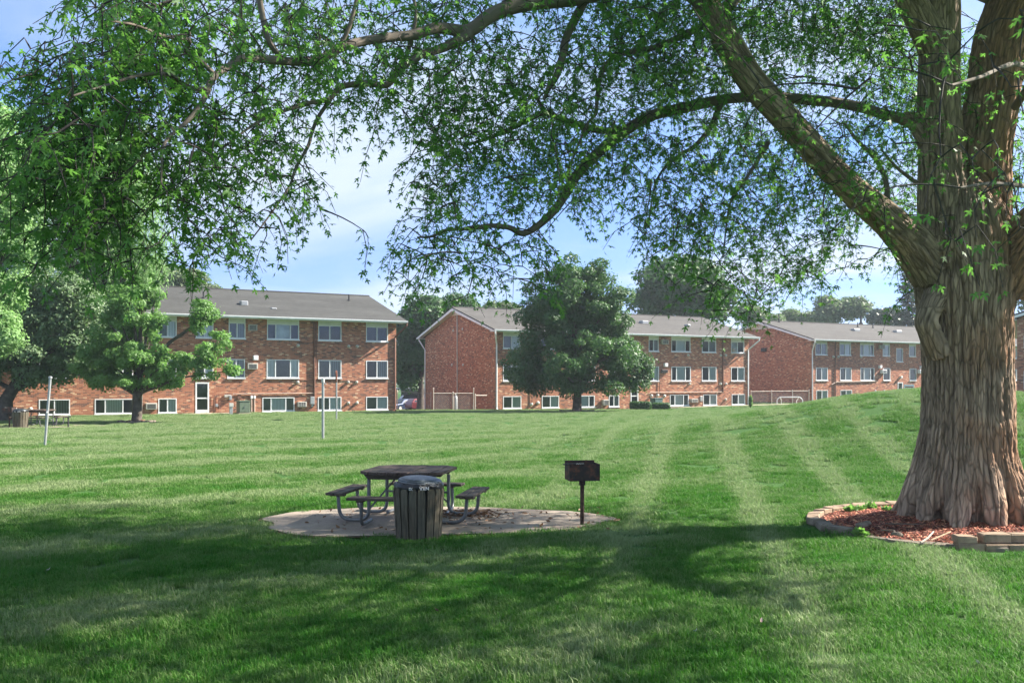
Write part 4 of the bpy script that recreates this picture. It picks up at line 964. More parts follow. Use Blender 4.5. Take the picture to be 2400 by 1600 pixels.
# ------------------------------------------------------------------ mulch bed, stones, sticks
def bed(cx, cy, rx, ry, h, name='mulch_bed'):
    k = MB(); n = 40; vs = [(cx, cy, gh(cx, cy)+h)]
    for r in range(1, 8):
        for i in range(n): a = 2*math.pi*i/n; f = r/7; x, y = cx+rx*f*math.cos(a), cy+ry*f*math.sin(a); vs.append((x, y, gh(x, y)+.02+(h-.02)*(1-f**2.5)))
    fs = [[0, 1+i, 1+(i+1) % n] for i in range(n)]+[[1+r*n+i, 1+(r+1)*n+i, 1+(r+1)*n+(i+1) % n, 1+r*n+(i+1) % n] for r in range(6) for i in range(n)]
    k.add(vs, fs); o = k.build(name, M['mulch_base'], smooth=True); tag(o, kind='structure'); return o
bed(RING[0], RING[1], RING[2]-.05, RING[3]-.05, .13)
def chips(cx, cy, rx, ry, h, n, size, label):
    r = np.sqrt(rng.random(n))*.97; a = rng.uniform(0, 2*np.pi, n); x = cx+rx*r*np.cos(a); y = cy+ry*r*np.sin(a)
    z = ghn(x, y)+.022+(h-.02)*(1-r**2.5)+rng.uniform(0, .012, n); L = size*rng.uniform(.4, 1.6, n); w = size*rng.uniform(.12, .3, n)
    t = rng.uniform(0, 2*np.pi, n); tz = rng.normal(0, .25, n); d = np.stack([np.cos(t), np.sin(t), tz], 1); s = np.stack([-np.sin(t), np.cos(t), rng.normal(0, .4, n)], 1)
    p = np.stack([x, y, z], 1); V = np.stack([p-d*L[:, None]/2-s*w[:, None]/2, p+d*L[:, None]/2-s*w[:, None]*.3, p+d*L[:, None]*.45+s*w[:, None]/2, p-d*L[:, None]*.4+s*w[:, None]/2], 1).reshape(-1, 3)
    V2 = V-np.array([0, 0, .006]); k = np.arange(n)*4
    Fc = np.stack([k, k+1, k+2, k+3], 1)
    o = np_mesh('wood_chips', V, Fc, 4, M['mulch'], attrs={'rnd': ('FLOAT', np.repeat(rng.random(n), 4))}); tag(o, label, 'mulch', kind='stuff')
chips(RING[0], RING[1], RING[2]-.08, RING[3]-.08, .13, 16000, .055, 'red wood chip mulch around the big trunk')
ORD = 'first second third fourth fifth sixth seventh eighth ninth tenth eleventh twelfth thirteenth fourteenth fifteenth sixteenth seventeenth eighteenth nineteenth twentieth'.split()
def stone(x, y, rz, L, w, h, tilt, m, label, z=0, roll=0, group='edging stones of the mulch ring'):
    k = MB(); k.box((-L/2, -w/2, 0), (L/2, w/2, h), bev=.012)
    r = random.Random(int(x*1000+y*77)); k.v = [(v[0]*(1+r.uniform(-.04, .04)), v[1]*(1+r.uniform(-.06, .06)), v[2]*(1+r.uniform(-.08, .08))) for v in k.v]
    o = k.build('edging_stone', m); o.location = (x, y, gh(x, y)+z); o.rotation_euler = (roll, tilt, rz); tag(o, label, 'edging stone', group); return o
cx, cy, rx, ry = RING
def ring_pt(a): return cx+rx*math.cos(a), cy+ry*math.sin(a), math.atan2(ry*math.cos(a), -rx*math.sin(a))
front = [(-63+(-7.6)*i) for i in range(15)]
# stacked blocks at the right front
for i, (px, lev, L, h) in enumerate(((2271, 0, .40, .115), (2331, 0, .40, .11), (2392, 0, .40, .11), (2452, 0, .4, .11), (2262, 1, .30, .09), (2331, 1, .42, .115), (2395, 1, .40, .11), (2455, 1, .4, .1))):
    d = 11.78-.04*i*(lev == 0); x = (px-CX)/F*d
    stone(x, d+(.02 if lev else 0), R(3 if i % 2 else -4), L*.84, .2, h, 0, M['stone'], ('lower' if lev == 0 else 'upper')+' course brown block, '+ORD[i % 4]+' from the left end of the stacked blocks', -.02+(.112 if lev else 0))
fr = [(a, .05, .0) for a in (-107, -116, -125, -134, -143.5, -153)]
for i, a in enumerate(fr): x, y, r_ = ring_pt(R(a[0])); stone(x, y, r_, .38, .19, .075, R(0), M['stone_grey'], 'flat grey edging stone, '+ORD[i]+' left of the stacked blocks', -.025, R(random.uniform(-4, 4)))
for i, a in enumerate((-163, -174, 174)): x, y, r_ = ring_pt(R(a)); stone(x, y, r_+R((25, -12, 8)[i]), .32, .20, .10, R((0, 4, -3)[i]), M['stone_grey'], ('loose grey block angled out of line', 'dark grey block on the ring\'s left end', 'tilted block behind the left end block')[i]+' of the mulch ring', 0)
for i, a in enumerate((163, 153, 143, 133.5, 124, 115, 106, 97)): x, y, r_ = ring_pt(R(a)); stone(x, y, r_, .34, .19, .085, R(random.uniform(-3, 3)), M['stone'], 'sunlit tan edging stone behind the bed, '+ORD[i]+' from the left', -.0, R(random.uniform(-9, 9)))
for i, a in enumerate((88, 79, 70, 61)): x, y, r_ = ring_pt(R(a)); stone(x, y, r_, .36, .19, .085, 0, M['stone'], 'tan edging stone behind the big trunk, '+ORD[i]+' from its left side', 0)
def stick(pts, r, label, m=None):
    k = MB(); p0 = Vector(pts[0]); k.tube([Vector(p)-p0 for p in pts], [r, r*1.1, r*.8, r*.4][:len(pts)], 7); o = k.build('fallen_stick', m or M['bark_far'], smooth=True); o.location = p0; tag(o, label, 'stick')
def gp3(px, py, z=.0):
    d = F*(H-z)/(py-HZ); return ((px-CX)/F*d, d, z+gh((px-CX)/F*d, d)+.005)
stick([gp3(2158, 1271, .1), gp3(2175, 1260, .13), gp3(2188, 1246, .15)], .013, 'pale bent stick leaning on the front of the red mulch', M['pale_metal'] if 0 else simple('bleached_wood', (.32, .28, .24), .85, 0, .3, 12))
stick([gp3(2182, 1265, .13), gp3(2200, 1258, .14), gp3(2228, 1247, .15)], .010, 'tan stick lying beside the pale bent stick', simple('tan_wood', (.36, .24, .15), .85, 0, .3, 12))
stick([gp3(2075, 1228, .14), gp3(2120, 1229, .16), gp3(2162, 1230, .15)], .010, 'long thin dark stick across the mulch left of the roots')
stick([gp3(2066, 1242, .13), gp3(2095, 1243, .14), gp3(2100, 1250, .14)], .010, 'small dark twig near the middle of the mulch')
stick([gp3(2350, 1258, .13), gp3(2375, 1262, .13), gp3(2398, 1266, .13)], .012, 'tan twig on the mulch behind the stacked blocks', bpy.data.materials['tan_wood'])
for i, (px, py) in enumerate(((2020, 1232), (2032, 1228), (2102, 1254))):
    x, y, z = gp3(px, py, .12); k = MB(); k.lathe([(.001, .05), (.05, .04), (.075, .015), (.07, 0)][::-1], 9); k.v = [(v[0]*1.3, v[1]*.8, v[2]+random.uniform(-.008, .008)) for v in k.v]; o = k.build('cobble', M['grey_metal'] if 0 else M['stone_grey']); o.location = (x, y, z); o.rotation_euler = (0, 0, i); tag(o, ('grey cobble on the left part of the mulch', 'smaller grey cobble touching the left one in the mulch', 'rounded cobble in the middle of the mulch')[i], 'cobble')
# dead leaves gathered under the right of the table
M_dead = leaf_mat('dead_leaves', (.10, .05, .025), (.26, .15, .08), (.2, .1, .03), .15)
n = 900; a = rng.uniform(0, 6.28, n); r = np.abs(rng.normal(0, .5, n)); x = -.72+r*np.cos(a)*.75; y = 14.55+r*np.sin(a)*.6; x[700:] = rng.uniform(-3.2, 1.5, 200); y[700:] = rng.uniform(13, 15.4, 200)
p = np.stack([x, y, ghn(x, y)+.04+rng.uniform(0, .035, n)*(r < .6)], 1); d = rng.normal(size=(n, 3)); d[:, 2] *= .35; d /= np.linalg.norm(d, axis=1)[:, None]; s = np.cross(d, rng.normal(size=(n, 3))); s[:, 2] *= .4; s /= np.linalg.norm(s, axis=1)[:, None]
L = rng.uniform(.02, .05, n)[:, None]; V = np.stack([p-d*L, p+s*L*.5, p+d*L, p-s*L*.5], 1).reshape(-1, 3); q = np.arange(n)*4
o = np_mesh('dead_leaves', V, np.stack([q, q+1, q+2, q+3], 1), 4, M_dead, attrs={'rnd': ('FLOAT', np.repeat(rng.random(n), 4))}); tag(o, 'dry brown leaves scattered on the pad under the picnic table', 'leaves', kind='stuff')
for i, (px, py, lb) in enumerate(((114, 1340, 'small pale leaf lying on the left lawn'), (1785, 1461, 'curled pinkish leaf on the shaded front lawn'), (1022, 1441, 'dark dead twig on the shaded lawn below the trash can'), (2292, 1558, 'pale leaf in the sunny bottom right grass'), (1630, 1488, 'tiny pale leaf left of the curled pink leaf'))):
    x, y, z = gp3(px, py, .04); k = MB(); L = .03
    k.add([(-L, 0, 0), (-L*.2, -L*.45, .012), (L*.5, -L*.3, .006), (L, 0, .02), (L*.4, L*.4, .012), (-L*.3, L*.4, 0), (0, 0, -.008)], [[0, 1, 6], [1, 2, 6], [2, 3, 6], [3, 4, 6], [4, 5, 6], [5, 0, 6]])
    o = k.build('fallen_leaf', simple('fallen_leaf_%s' % 'abcde'[i], ((.6, .6, .55), (.5, .36, .32), (.05, .03, .02), (.6, .6, .5), (.5, .55, .6))[i]), fix=False); o.location = (x, y, z+.03); o.rotation_euler = (.2, -.3, i*1.3); tag(o, lb, 'leaf')
# ------------------------------------------------------------------ the big silver maple
TD = 13.75
tree = thing('silver_maple', 'huge silver maple with furrowed forked trunk rising from red mulch at the right', 'tree', (TR[0], TR[1], 0))
SK = []      # (points, radii) of the thick wood in world space
def limb(spec):
    """spec: (px, py, d, radius in photo pixels)"""
    pts = [P(a, b, d) for a, b, d, r in spec]; rad = [r*d/F for a, b, d, r in spec]
    # subdivide smoothly
    out, ro = [], []
    m = len(pts)
    for i in range(m-1):
        p0, p1, p2, p3 = pts[max(i-1, 0)], pts[i], pts[i+1], pts[min(i+2, m-1)]
        for j in range(4):
            t = j/4; out.append(.5*((2*p1)+(p2-p0)*t+(2*p0-5*p1+4*p2-p3)*t*t+(3*p1-p0-3*p2+p3)*t**3)); ro.append(rad[i]*(1-t)+rad[i+1]*t)
    out.append(pts[-1]); ro.append(rad[-1]); return out, ro
thick = [
 [(2266, 1262, TD, 124), (2266, 1180, TD, 120), (2267, 1100, TD, 115), (2267, 1000, TD, 110), (2267, 860, TD, 106), (2263, 757, TD, 110), (2262, 660, TD, 120), (2258, 570, TD, 122), (2256, 500, TD, 100), (2256, 440, TD, 62), (2256, 405, TD, 20)],
 [(2215, 600, TD-.1, 78), (2212, 500, TD-.1, 60), (2206, 367, TD-.1, 52), (2200, 204, TD-.1, 48), (2204, 98, TD-.15, 46), (2207, 0, TD-.2, 41), (2195, -160, TD-.3, 38), (2150, -420, TD-.2, 30), (2120, -800, TD, 18)],
 [(2204, 140, TD-.1, 40), (2165, 60, TD-.3, 36), (2132, -10, TD-.5, 34), (2060, -180, TD-1.2, 30), (1950, -420, TD-2.2, 22), (1800, -640, TD-3, 12)],
 [(2300, 640, TD+.1, 90), (2306, 500, TD+.15, 62), (2308, 367, TD+.2, 60), (2330, 204, TD+.2, 62), (2348, 98, TD+.25, 66), (2382, 0, TD+.3, 66), (2430, -180, TD+.5, 56), (2500, -480, TD+.8, 36), (2560, -850, TD+1, 18)],
 [(2345, 680, TD-.1, 62), (2395, 590, TD-.35, 66), (2470, 500, TD-.8, 58), (2620, 380, TD-1.4, 48), (2850, 250, TD-2, 34), (3200, 80, TD-2.4, 18)],
 [(2185, 640, TD-.1, 62), (2140, 574, TD-.3, 58), (2088, 522, TD-.5, 46), (1990, 438, TD-.8, 40), (1908, 352, TD-1.05, 39), (1840, 275, TD-1.3, 40), (1762, 190, TD-1.5, 40), (1700, 90, TD-1.6, 40), (1650, 0, TD-1.7, 37), (1560, -160, TD-2.2, 32), (1400, -330, TD-2.8, 22), (1250, -450, TD-3.5, 12)],
 [(2185, 330, TD-.1, 34), (2150, 288, TD, 24), (2110, 278, TD+.1, 14)],
 [(2200, 830, TD-.3, 30), (2176, 770, TD-.45, 27), (2172, 745, TD-.45, 27), (2195, 690, TD-.3, 30)],
]
roots = []
rr_ = random.Random(3)
for i in range(11):
    a = R(i*33+8); ln = .84+.2*rr_.random(); p = lambda r, z: Vector((TR[0]+r*math.cos(a), TR[1]+r*math.sin(a), z))
    roots.append(([p(.30, 1.7), p(.50, .85), p(.74, .36), p(ln, .08), p(ln+.25, -.08)], [.26, .25, .19, .12, .05]))
roots.append(([Vector((7.2, 12.95, .25)), Vector((7.45, 12.75, .17)), Vector((7.75, 12.55, .12)), Vector((8.1, 12.5, .05))], [.12, .09, .07, .04]))
mb = MB(); segs = []
loc = Vector((TR[0], TR[1], 0))
for ti, sp in enumerate(thick):
    pts, rad = limb(sp); rad = [r*(.92 if ti == 0 else .83 if ti == 5 else .97) for r in rad]; mb.tube(pts, rad, 20); SK.append((pts, rad)); segs.append((pts, rad))
for pts, rad in roots: mb.tube(pts, rad, 14)
segs.append(roots[-1])
mb.v = [tuple(Vector(v)-loc) for v in mb.v]
tmp = mb.build('tmp', M['bark']); md = tmp.modifiers.new('r', 'REMESH'); md.mode = 'VOXEL'; md.voxel_size = .0165; md.use_smooth_shade = True
sm = tmp.modifiers.new('s', 'SMOOTH'); sm.iterations = 10; sm.factor = .8
dg = bpy.context.evaluated_depsgraph_get(); me = bpy.data.meshes.new_from_object(tmp.evaluated_get(dg)); bpy.data.objects.remove(tmp)
me.name = 'trunk'; nv = len(me.vertices); co_ = np.zeros(nv*3, np.float32); me.vertices.foreach_get('co', co_); co_ = co_.reshape(-1, 3).astype(float)
no_ = np.zeros(nv*3, np.float32); me.vertices.foreach_get('normal', no_); no_ = no_.reshape(-1, 3)
W_ = co_+np.array(loc)
best = np.full(nv, 1e9); ref = np.zeros((nv, 3)); rr = np.zeros(nv); which = np.ones(nv)
for si, (pts, rad) in enumerate(segs):
    l0 = si*3.7; ax0 = None
    for i in range(len(pts)-1):
        a = np.array(pts[i]); b_ = np.array(pts[i+1]); ab = b_-a; L = np.linalg.norm(ab); t = np.clip(((W_-a) @ ab)/(L*L), 0, 1); c = a+t[:, None]*ab; dv = W_-c; dist = np.linalg.norm(dv, axis=1)
        rd = rad[i]*(1-t)+rad[i+1]*t; k = dist-rd
        sel = k < best; best[sel] = k[sel]
        # local frame: keep world XY direction of the offset, drop the lengthwise part
        ref[sel, :] = (dv[sel]/np.maximum(dist[sel], 1e-6)[:, None])*np.minimum(rd[sel], .8)[:, None]
        tn = ab/L; u_ = np.cross(tn, [0.3, 1, 0]); u_ /= np.linalg.norm(u_); v_ = np.cross(tn, u_)
        x_ = ref[sel] @ u_; y_ = ref[sel] @ v_; ref[sel] = np.stack([x_, y_, (l0+t*L)[sel]], 1); rr[sel] = rd[sel]
        if si == 0: which[sel] = 0
        else: which[sel] = 1
        l0 += L
tr_ = (which == 0) | ((W_[:, 2] < 3.2) & (segs[-1] is not None) & (np.hypot(W_[:, 0]-TR[0], W_[:, 1]-TR[1]) < 1.5)); an = np.arctan2(W_[:, 1]-TR[1], W_[:, 0]-TR[0]-.03)
ref[tr_] = np.stack([.78*np.cos(an), .78*np.sin(an), W_[:, 2]], 1)[tr_]
q3 = ref*np.array([1, 1, .085]); wp = np.stack([pnoise(q3*4+11), pnoise(q3*4+31), np.zeros(nv)], 1)*.10
n1 = np.abs(pnoise((q3+wp*.7)*9.5)); n2 = np.abs(pnoise((q3+wp*.5)*19+5)); big = pnoise(q3*np.array([2.2, 2.2, 5]))
crev = np.exp(-(n1/.15)**2)+.6*np.exp(-(n2/.18)**2)
amp = np.clip(rr*.055, .006, .033)
disp = amp*(-crev*.95+.25)+amp*.55*big+amp*.35*pnoise(ref*np.array([26, 26, 7]))+.012*pnoise(W_*3)*np.clip(rr*2, 0, 1)
co_ += no_*disp[:, None]
me.vertices.foreach_set('co', co_.astype(np.float32).ravel())
at = me.attributes.new('bark', 'FLOAT_VECTOR', 'POINT'); at.data.foreach_set('vector', ref.astype(np.float32).ravel())
at = me.attributes.new('crev', 'FLOAT', 'POINT'); at.data.foreach_set('value', crev.astype(np.float32)); me.update()
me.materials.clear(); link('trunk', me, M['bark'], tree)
print('TRUNK', nv)

# thinner limbs traced as curves in space
thin = [
 [(2112, 278, 13.85, 13), (2060, 265, 13.9, 12), (2022, 253, 13.9, 12), (1957, 240, 13.9, 12), (1900, 235, 13.8, 12), (1826, 228, 13.6, 12), (1760, 228, 13.4, 12), (1696, 233, 13.1, 12), (1602, 253, 12.7, 13), (1537, 268, 12.5, 13), (1492, 290, 12.3, 13), (1447, 321, 12.1, 13), (1403, 357, 11.9, 12.5), (1358, 402, 11.7, 12), (1336, 437, 11.6, 11), (1304, 487, 11.4, 10), (1264, 527, 11.2, 8.5), (1226, 547, 11.1, 7.5), (1193, 533, 11.0, 6.5), (1148, 529, 10.9, 5.5), (1103, 536, 10.8, 4.5), (1041, 540, 10.7, 3.5), (1014, 554, 10.6, 3), (978, 556, 10.5, 2)],
 [(1470, 303, 12.2, 8), (1403, 306, 12.1, 7.5), (1358, 292, 12, 7), (1313, 279, 11.9, 7), (1280, 263, 11.8, 6.5), (1246, 277, 11.6, 6), (1193, 304, 11.4, 5.5), (1139, 326, 11.2, 4.5), (1090, 341, 11, 3)],
 [(1280, 263, 11.8, 5), (1264, 241, 11.8, 4.5), (1251, 214, 11.7, 4), (1233, 203, 11.6, 3.5), (1211, 223, 11.5, 3), (1148, 254, 11.3, 2.5), (1060, 262, 11.1, 1.5)],
 [(1560, -160, 11.55, 20), (1450, -110, 11.4, 16), (1390, -30, 11.4, 11), (1331, 80, 11.4, 9.5), (1318, 138, 11.4, 9), (1304, 179, 11.4, 8), (1287, 205, 11.4, 7), (1275, 235, 11.4, 3)],
 [(1650, 60, 12.1, 9), (1540, 110, 12, 7), (1447, 129, 11.9, 6), (1411, 170, 11.8, 5.5), (1400, 223, 11.7, 5), (1396, 268, 11.6, 4), (1376, 292, 11.6, 3), (1340, 380, 11.4, 2.5), (1330, 430, 11.4, 1.5)],
 [(1650, -5, 12.0, 32), (1560, -62, 11.8, 24), (1470, -40, 11.6, 21), (1367, -8, 11.3, 19), (1246, 7, 11.0, 18), (1188, 20, 10.8, 17.5), (1148, 38, 10.6, 17), (1113, 65, 10.4, 16), (1086, 74, 10.3, 15), (1023, 66, 10.0, 13), (970, 82, 9.7, 12), (912, 88, 9.5, 11), (845, 98, 9.2, 10.5), (796, 114, 9.0, 10), (747, 141, 8.8, 10), (694, 145, 8.6, 10), (633, 141, 8.3, 9.5), (571, 137, 8.0, 9.5), (539, 155, 7.9, 9), (506, 176, 7.7, 8.5), (490, 200, 7.6, 8), (486, 216, 7.5, 7), (465, 253, 7.4, 6), (433, 290, 7.3, 5), (392, 327, 7.1, 4), (380, 359, 7, 3), (378, 429, 6.9, 2)],
 [(486, 210, 7.5, 6), (433, 202, 7.3, 5.5), (400, 176, 7.1, 5), (331, 176, 6.9, 4), (250, 200, 6.5, 3), (170, 225, 6.2, 2)],
 [(500, 173, 7.7, 6), (469, 143, 7.6, 5), (437, 122, 7.5, 5), (443, 94, 7.4, 4.5), (388, 86, 7.2, 4), (320, 60, 6.8, 3), (260, 50, 6.4, 2)],
 [(657, 133, 8.4, 7), (633, 102, 8.3, 6.5), (620, 61, 8.3, 7), (608, 0, 8.3, 7), (590, -80, 8.2, 5)],
 [(1100, 80, 10.3, 14), (1041, 112, 10.1, 10), (996, 125, 9.9, 9), (965, 143, 9.8, 8.5), (934, 165, 9.7, 8.5), (907, 199, 9.6, 8), (858, 196, 9.4, 7.5), (800, 204, 9.2, 7), (771, 233, 9.1, 5.5), (718, 243, 8.9, 5), (653, 265, 8.6, 4), (592, 294, 8.3, 3), (520, 350, 8, 2)],
 [(775, 233, 9.1, 5), (747, 273, 9.1, 4.5), (731, 310, 9.1, 4.2), (722, 343, 9.0, 4), (694, 392, 8.9, 3.4), (678, 437, 8.8, 2.8), (637, 498, 8.6, 2.2), (588, 563, 8.4, 1.4)],
 [(796, 110, 9.0, 6), (820, 60, 9.0, 5), (835, 0, 9.0, 4), (850, -60, 9, 3)],
 [(950, 140, 9.8, 5), (965, 90, 9.8, 4.5), (975, 30, 9.8, 4), (960, -40, 9.8, 3)],
 [(1690, 238, 13, 8), (1665, 300, 12.9, 6), (1625, 345, 12.8, 5), (1590, 365, 12.7, 4), (1540, 420, 12.5, 2.5), (1520, 520, 12.4, 1.5)],
 [(1800, 335, 12.8, 6), (1770, 385, 12.7, 4.5), (1738, 435, 12.6, 3.6), (1710, 480, 12.5, 2.5), (1695, 600, 12.4, 1.5)],
 [(2080, 470, 13.3, 7), (2075, 420, 13.3, 6), (2050, 370, 13.2, 5), (2010, 330, 13.1, 4), (1980, 290, 13, 3)],
 [(2150, 430, 13.6, 5), (2110, 400, 13.5, 4), (2090, 380, 13.4, 3), (2065, 350, 13.3, 2)],
 [(2380, 250, 13.2, 10), (2420, 180, 12.0, 8), (2380, 150, 10.0, 6), (2300, 180, 8.5, 4.5), (2230, 200, 7.8, 3)],
 [(2480, 500, 12.9, 8), (2460, 460, 11.5, 7), (2420, 440, 10, 6), (2330, 430, 9, 4), (2250, 440, 8.4, 2.5)],
]
mb = MB()
for sp in thin:
    pts, rad = limb(sp); SK.append((pts, rad)); mb.tube([p-loc for p in pts], rad, 9)
# wood above the frame
up = random.Random(5)
for k_ in range(26):
    src = SK[up.choice([1, 2, 3, 4, 5])]; i = up.randrange(len(src[0])//2, len(src[0])); p = src[0][i]; r0 = src[1][i]*.5
    if p.z < 7.5 and k_ % 3: continue
    tgt = Vector((5.2+up.uniform(-8, 8), 13.8+up.uniform(-8, 8), up.uniform(9, 15.5)))
    md_ = (p+tgt)/2+Vector((up.uniform(-.5, .5), up.uniform(-.5, .5), up.uniform(.2, 1.2)))
    pts = [p*(1-t)**2+md_*2*t*(1-t)+tgt*t*t for t in [j/8 for j in range(9)]]; rad = [max(.02, r0*(1-t*.85)) for t in [j/8 for j in range(9)]]
    ok = all(not (-40 < CX+F*q.x/q.y < 2440 and HZ-F*(q.z-H)/q.y > -25) for q in pts[2:] if q.y > 1)
    if ok: SK.append((pts, rad)); mb.tube([q-loc for q in pts], rad, 7)
mb.build('branches', M['bark2'], tree, smooth=True, fix=False).name = 'limb_network'

# foliage density of the visible underside of the crown, per 50 px of the photograph
D_ = '''
000369998677778777766673235788788888778887861000000
000179998777788873456543135678877788868888765200000
023579999555668876765453356678777767778888752100200
156899998656678836775666666667888777643558877887210
667899887765776567746776666555776634453567788751122
368999877687662544347777577655446355433347787763125
578999756888773012067766686576532676564456676751024
789998667888762001036776358876573467776654456655112
678899767876642000033466468746246666666655335334412
468899667866535000046626655514664566666666533434011
247888446366434000045632421203567656546666432210012
136786346364341000146353050001656545506501343200012
126664243442000000265353050000334545564003443210111
011222121111000000131505040000002554564000121000000
000000000000000000000100010000001235210001110000000
000000000000000000000000000000000131000000000000000
'''.split()
rows = [[int(c) for c in r[:48].ljust(48, '0')] for r in D_]
# right-hand columns over the trunk are listed apart: sprays that hang in front of it
front_sprays = [(2110, 95, 7.2), (2150, 130, 7.0), (2130, 180, 7.4), (2200, 190, 7.0), (2180, 120, 7.2), (2050, 210, 8), (2215, 205, 7.0), (2290, 140, 6.4), (2340, 110, 6.2), (2390, 90, 6.0), (2330, 220, 6.4), (2390, 200, 6.0), (2370, 270, 6.2), (2250, 400, 6.6), (2300, 415, 6.4), (2205, 430, 6.8), (2330, 395, 6.2), (2350, 500, 6.2), (2300, 520, 6.4), (2390, 480, 6.0), (2250, 600, 6.6), (2215, 610, 6.8), (2290, 590, 6.6), (2390, 600, 6.0), (2380, 540, 6.0), (1900, 370, 8), (1890, 430, 8.6), (2035, 490, 8.0), (2060, 500, 8.2), (2010, 520, 8.2), (1780, 240, 9), (1790, 255, 8.8), (1660, 120, 9), (1620, 60, 9), (1700, 150, 9), (2398, 330, 6.4), (2230, 620, 6.9)]
def depth_at(px): return float(np.interp(px, [0, 150, 350, 500, 700, 900, 1200, 1500, 1800, 2150, 2400], [7.0, 7.1, 7.5, 8.1, 8.9, 9.7, 11.2, 12.1, 12.7, 13.2, 14.5]))
sprays = []      # (point, spread, leaves, leaf length)
for r_, row in enumerate(rows):
    for c_, v in enumerate(row):
        if v == 0: continue
        cov = .93*v/10; px0, py0 = c_*50, r_*50; d0 = depth_at(px0+25)
        Lpx = .082*F/d0; nl = -math.log(1-cov)*2500/(.145*Lpx*Lpx)*LEAFK*float(np.interp(px0, [350, 600, 850, 1000], [1.4, 1.05, 1.1, 1.35]))
        ns = nl/13; ns = int(ns)+(random.random() < ns-int(ns))
        for _ in range(ns):
            d = d0*(1+random.gauss(0, .055)); 
            if px0 >= 2100 and random.random() < .85: d = random.uniform(14.6, 17.5)
            if 1650 < px0 < 2150 and random.random() < .5: d = random.uniform(14.2, 16.5)
            sprays.append((P(px0+random.uniform(0, 50), py0+random.uniform(-6, 44), d), 13))
for (px, py, d) in front_sprays[::1]: sprays.append((P(px, py-10, d), 6))
# hanging tips below the crown
for (px, py) in ((1222, 640), (1225, 670), (1215, 610), (1560, 690), (1620, 720), (1660, 750), (1680, 765), (850, 590), (862, 605), (1265, 650), (1090, 640), (1040, 650), (1010, 660), (1055, 670), (1850, 650), (1862, 672), (1940, 620), (1985, 655), (2010, 650), (2050, 640), (1740, 700), (1700, 740), (1650, 600), (680, 560), (715, 500)):
    sprays.append((P(px, py-15, depth_at(px)), 10))
nodes = []; nrad = []
for pts, rad in SK:
    for p, r_ in zip(pts, rad):
        if p.z > 2.6 and p.z < 12: nodes.append(tuple(p)); nrad.append(r_)
NP = np.zeros((len(nodes)+len(sprays)*8, 3)); NP[:len(nodes)] = nodes; cnt = len(nodes)
pref = np.array([1.0, 1.0, .8])
S0 = [np.min(np.sum(((NP[:cnt]-np.array(s[0]))*pref)**2, 1)) for s in sprays]
twig = MB(); leafP, leafA, leafL = [], [], []
order = np.argsort(S0)
for oi in order:
    s, nl = sprays[oi]; s = Vector(s)
    st = s+Vector((0, 0, .16)); dvec = NP[:cnt]-np.array(st); cost = (dvec**2).sum(1)+np.where(dvec[:, 2] < 0, (dvec[:, 2]**2)*1.5, 0); j = int(np.argmin(cost))
    p0 = Vector(NP[j]); dist = (st-p0).length
    out = (st-p0); out.z = 0
    out = out.normalized() if out.length > .02 else Vector((random.uniform(-1, 1), random.uniform(-1, 1), 0)).normalized()
    end = s+out*random.uniform(.10, .34)+Vector((random.uniform(-.22, .22), random.uniform(-.18, .18), -random.uniform(.02, .30)))
    mid = (p0+st)/2+Vector((random.uniform(-.1, .1)*dist, random.uniform(-.1, .1)*dist, .10*dist))
    path = [p0*(1-t)**2+mid*2*t*(1-t)+st*t*t for t in ((0, .25, .5, .75) if dist > .25 else (0, .5))]
    path += [st, (st+end)/2+Vector((0, 0, .05))+out*.03, end]
    m = len(path); r0 = min(.016, .0045+.005*dist); rad = [r0*(1-k/(m-1))+.0022 for k in range(m)]
    twig.tube([p-loc for p in path], rad, 4, cap=False)
    for p in path[1:-1]:
        if cnt < len(NP): NP[cnt] = p; cnt += 1
    # leaves in opposite pairs along the last stretch
    tail = path[-4:] if dist > .25 else path[-3:]
    for k in range(nl):
        t = (k//2+1)/((nl+1)//2); f = t*(len(tail)-1); i = min(int(f), len(tail)-2); q = tail[i].lerp(tail[i+1], f-i)
        a = random.uniform(0, 2*math.pi) if k % 2 == 0 else a+math.pi+random.uniform(-.5, .5)
        ax = Vector((math.cos(a), math.sin(a), -random.uniform(.0, 1.2))).normalized()
        if t > .95: ax = (ax+Vector((0, 0, -1))).normalized()
        L = random.uniform(.045, .098)*random.choice((1, 1, 1.25))
        leafP.append(q+ax*random.uniform(.02, .05)); leafA.append(ax); leafL.append(L)
twig.build('twigs', M['twig'], tree, fix=False).name = 'twig_network'
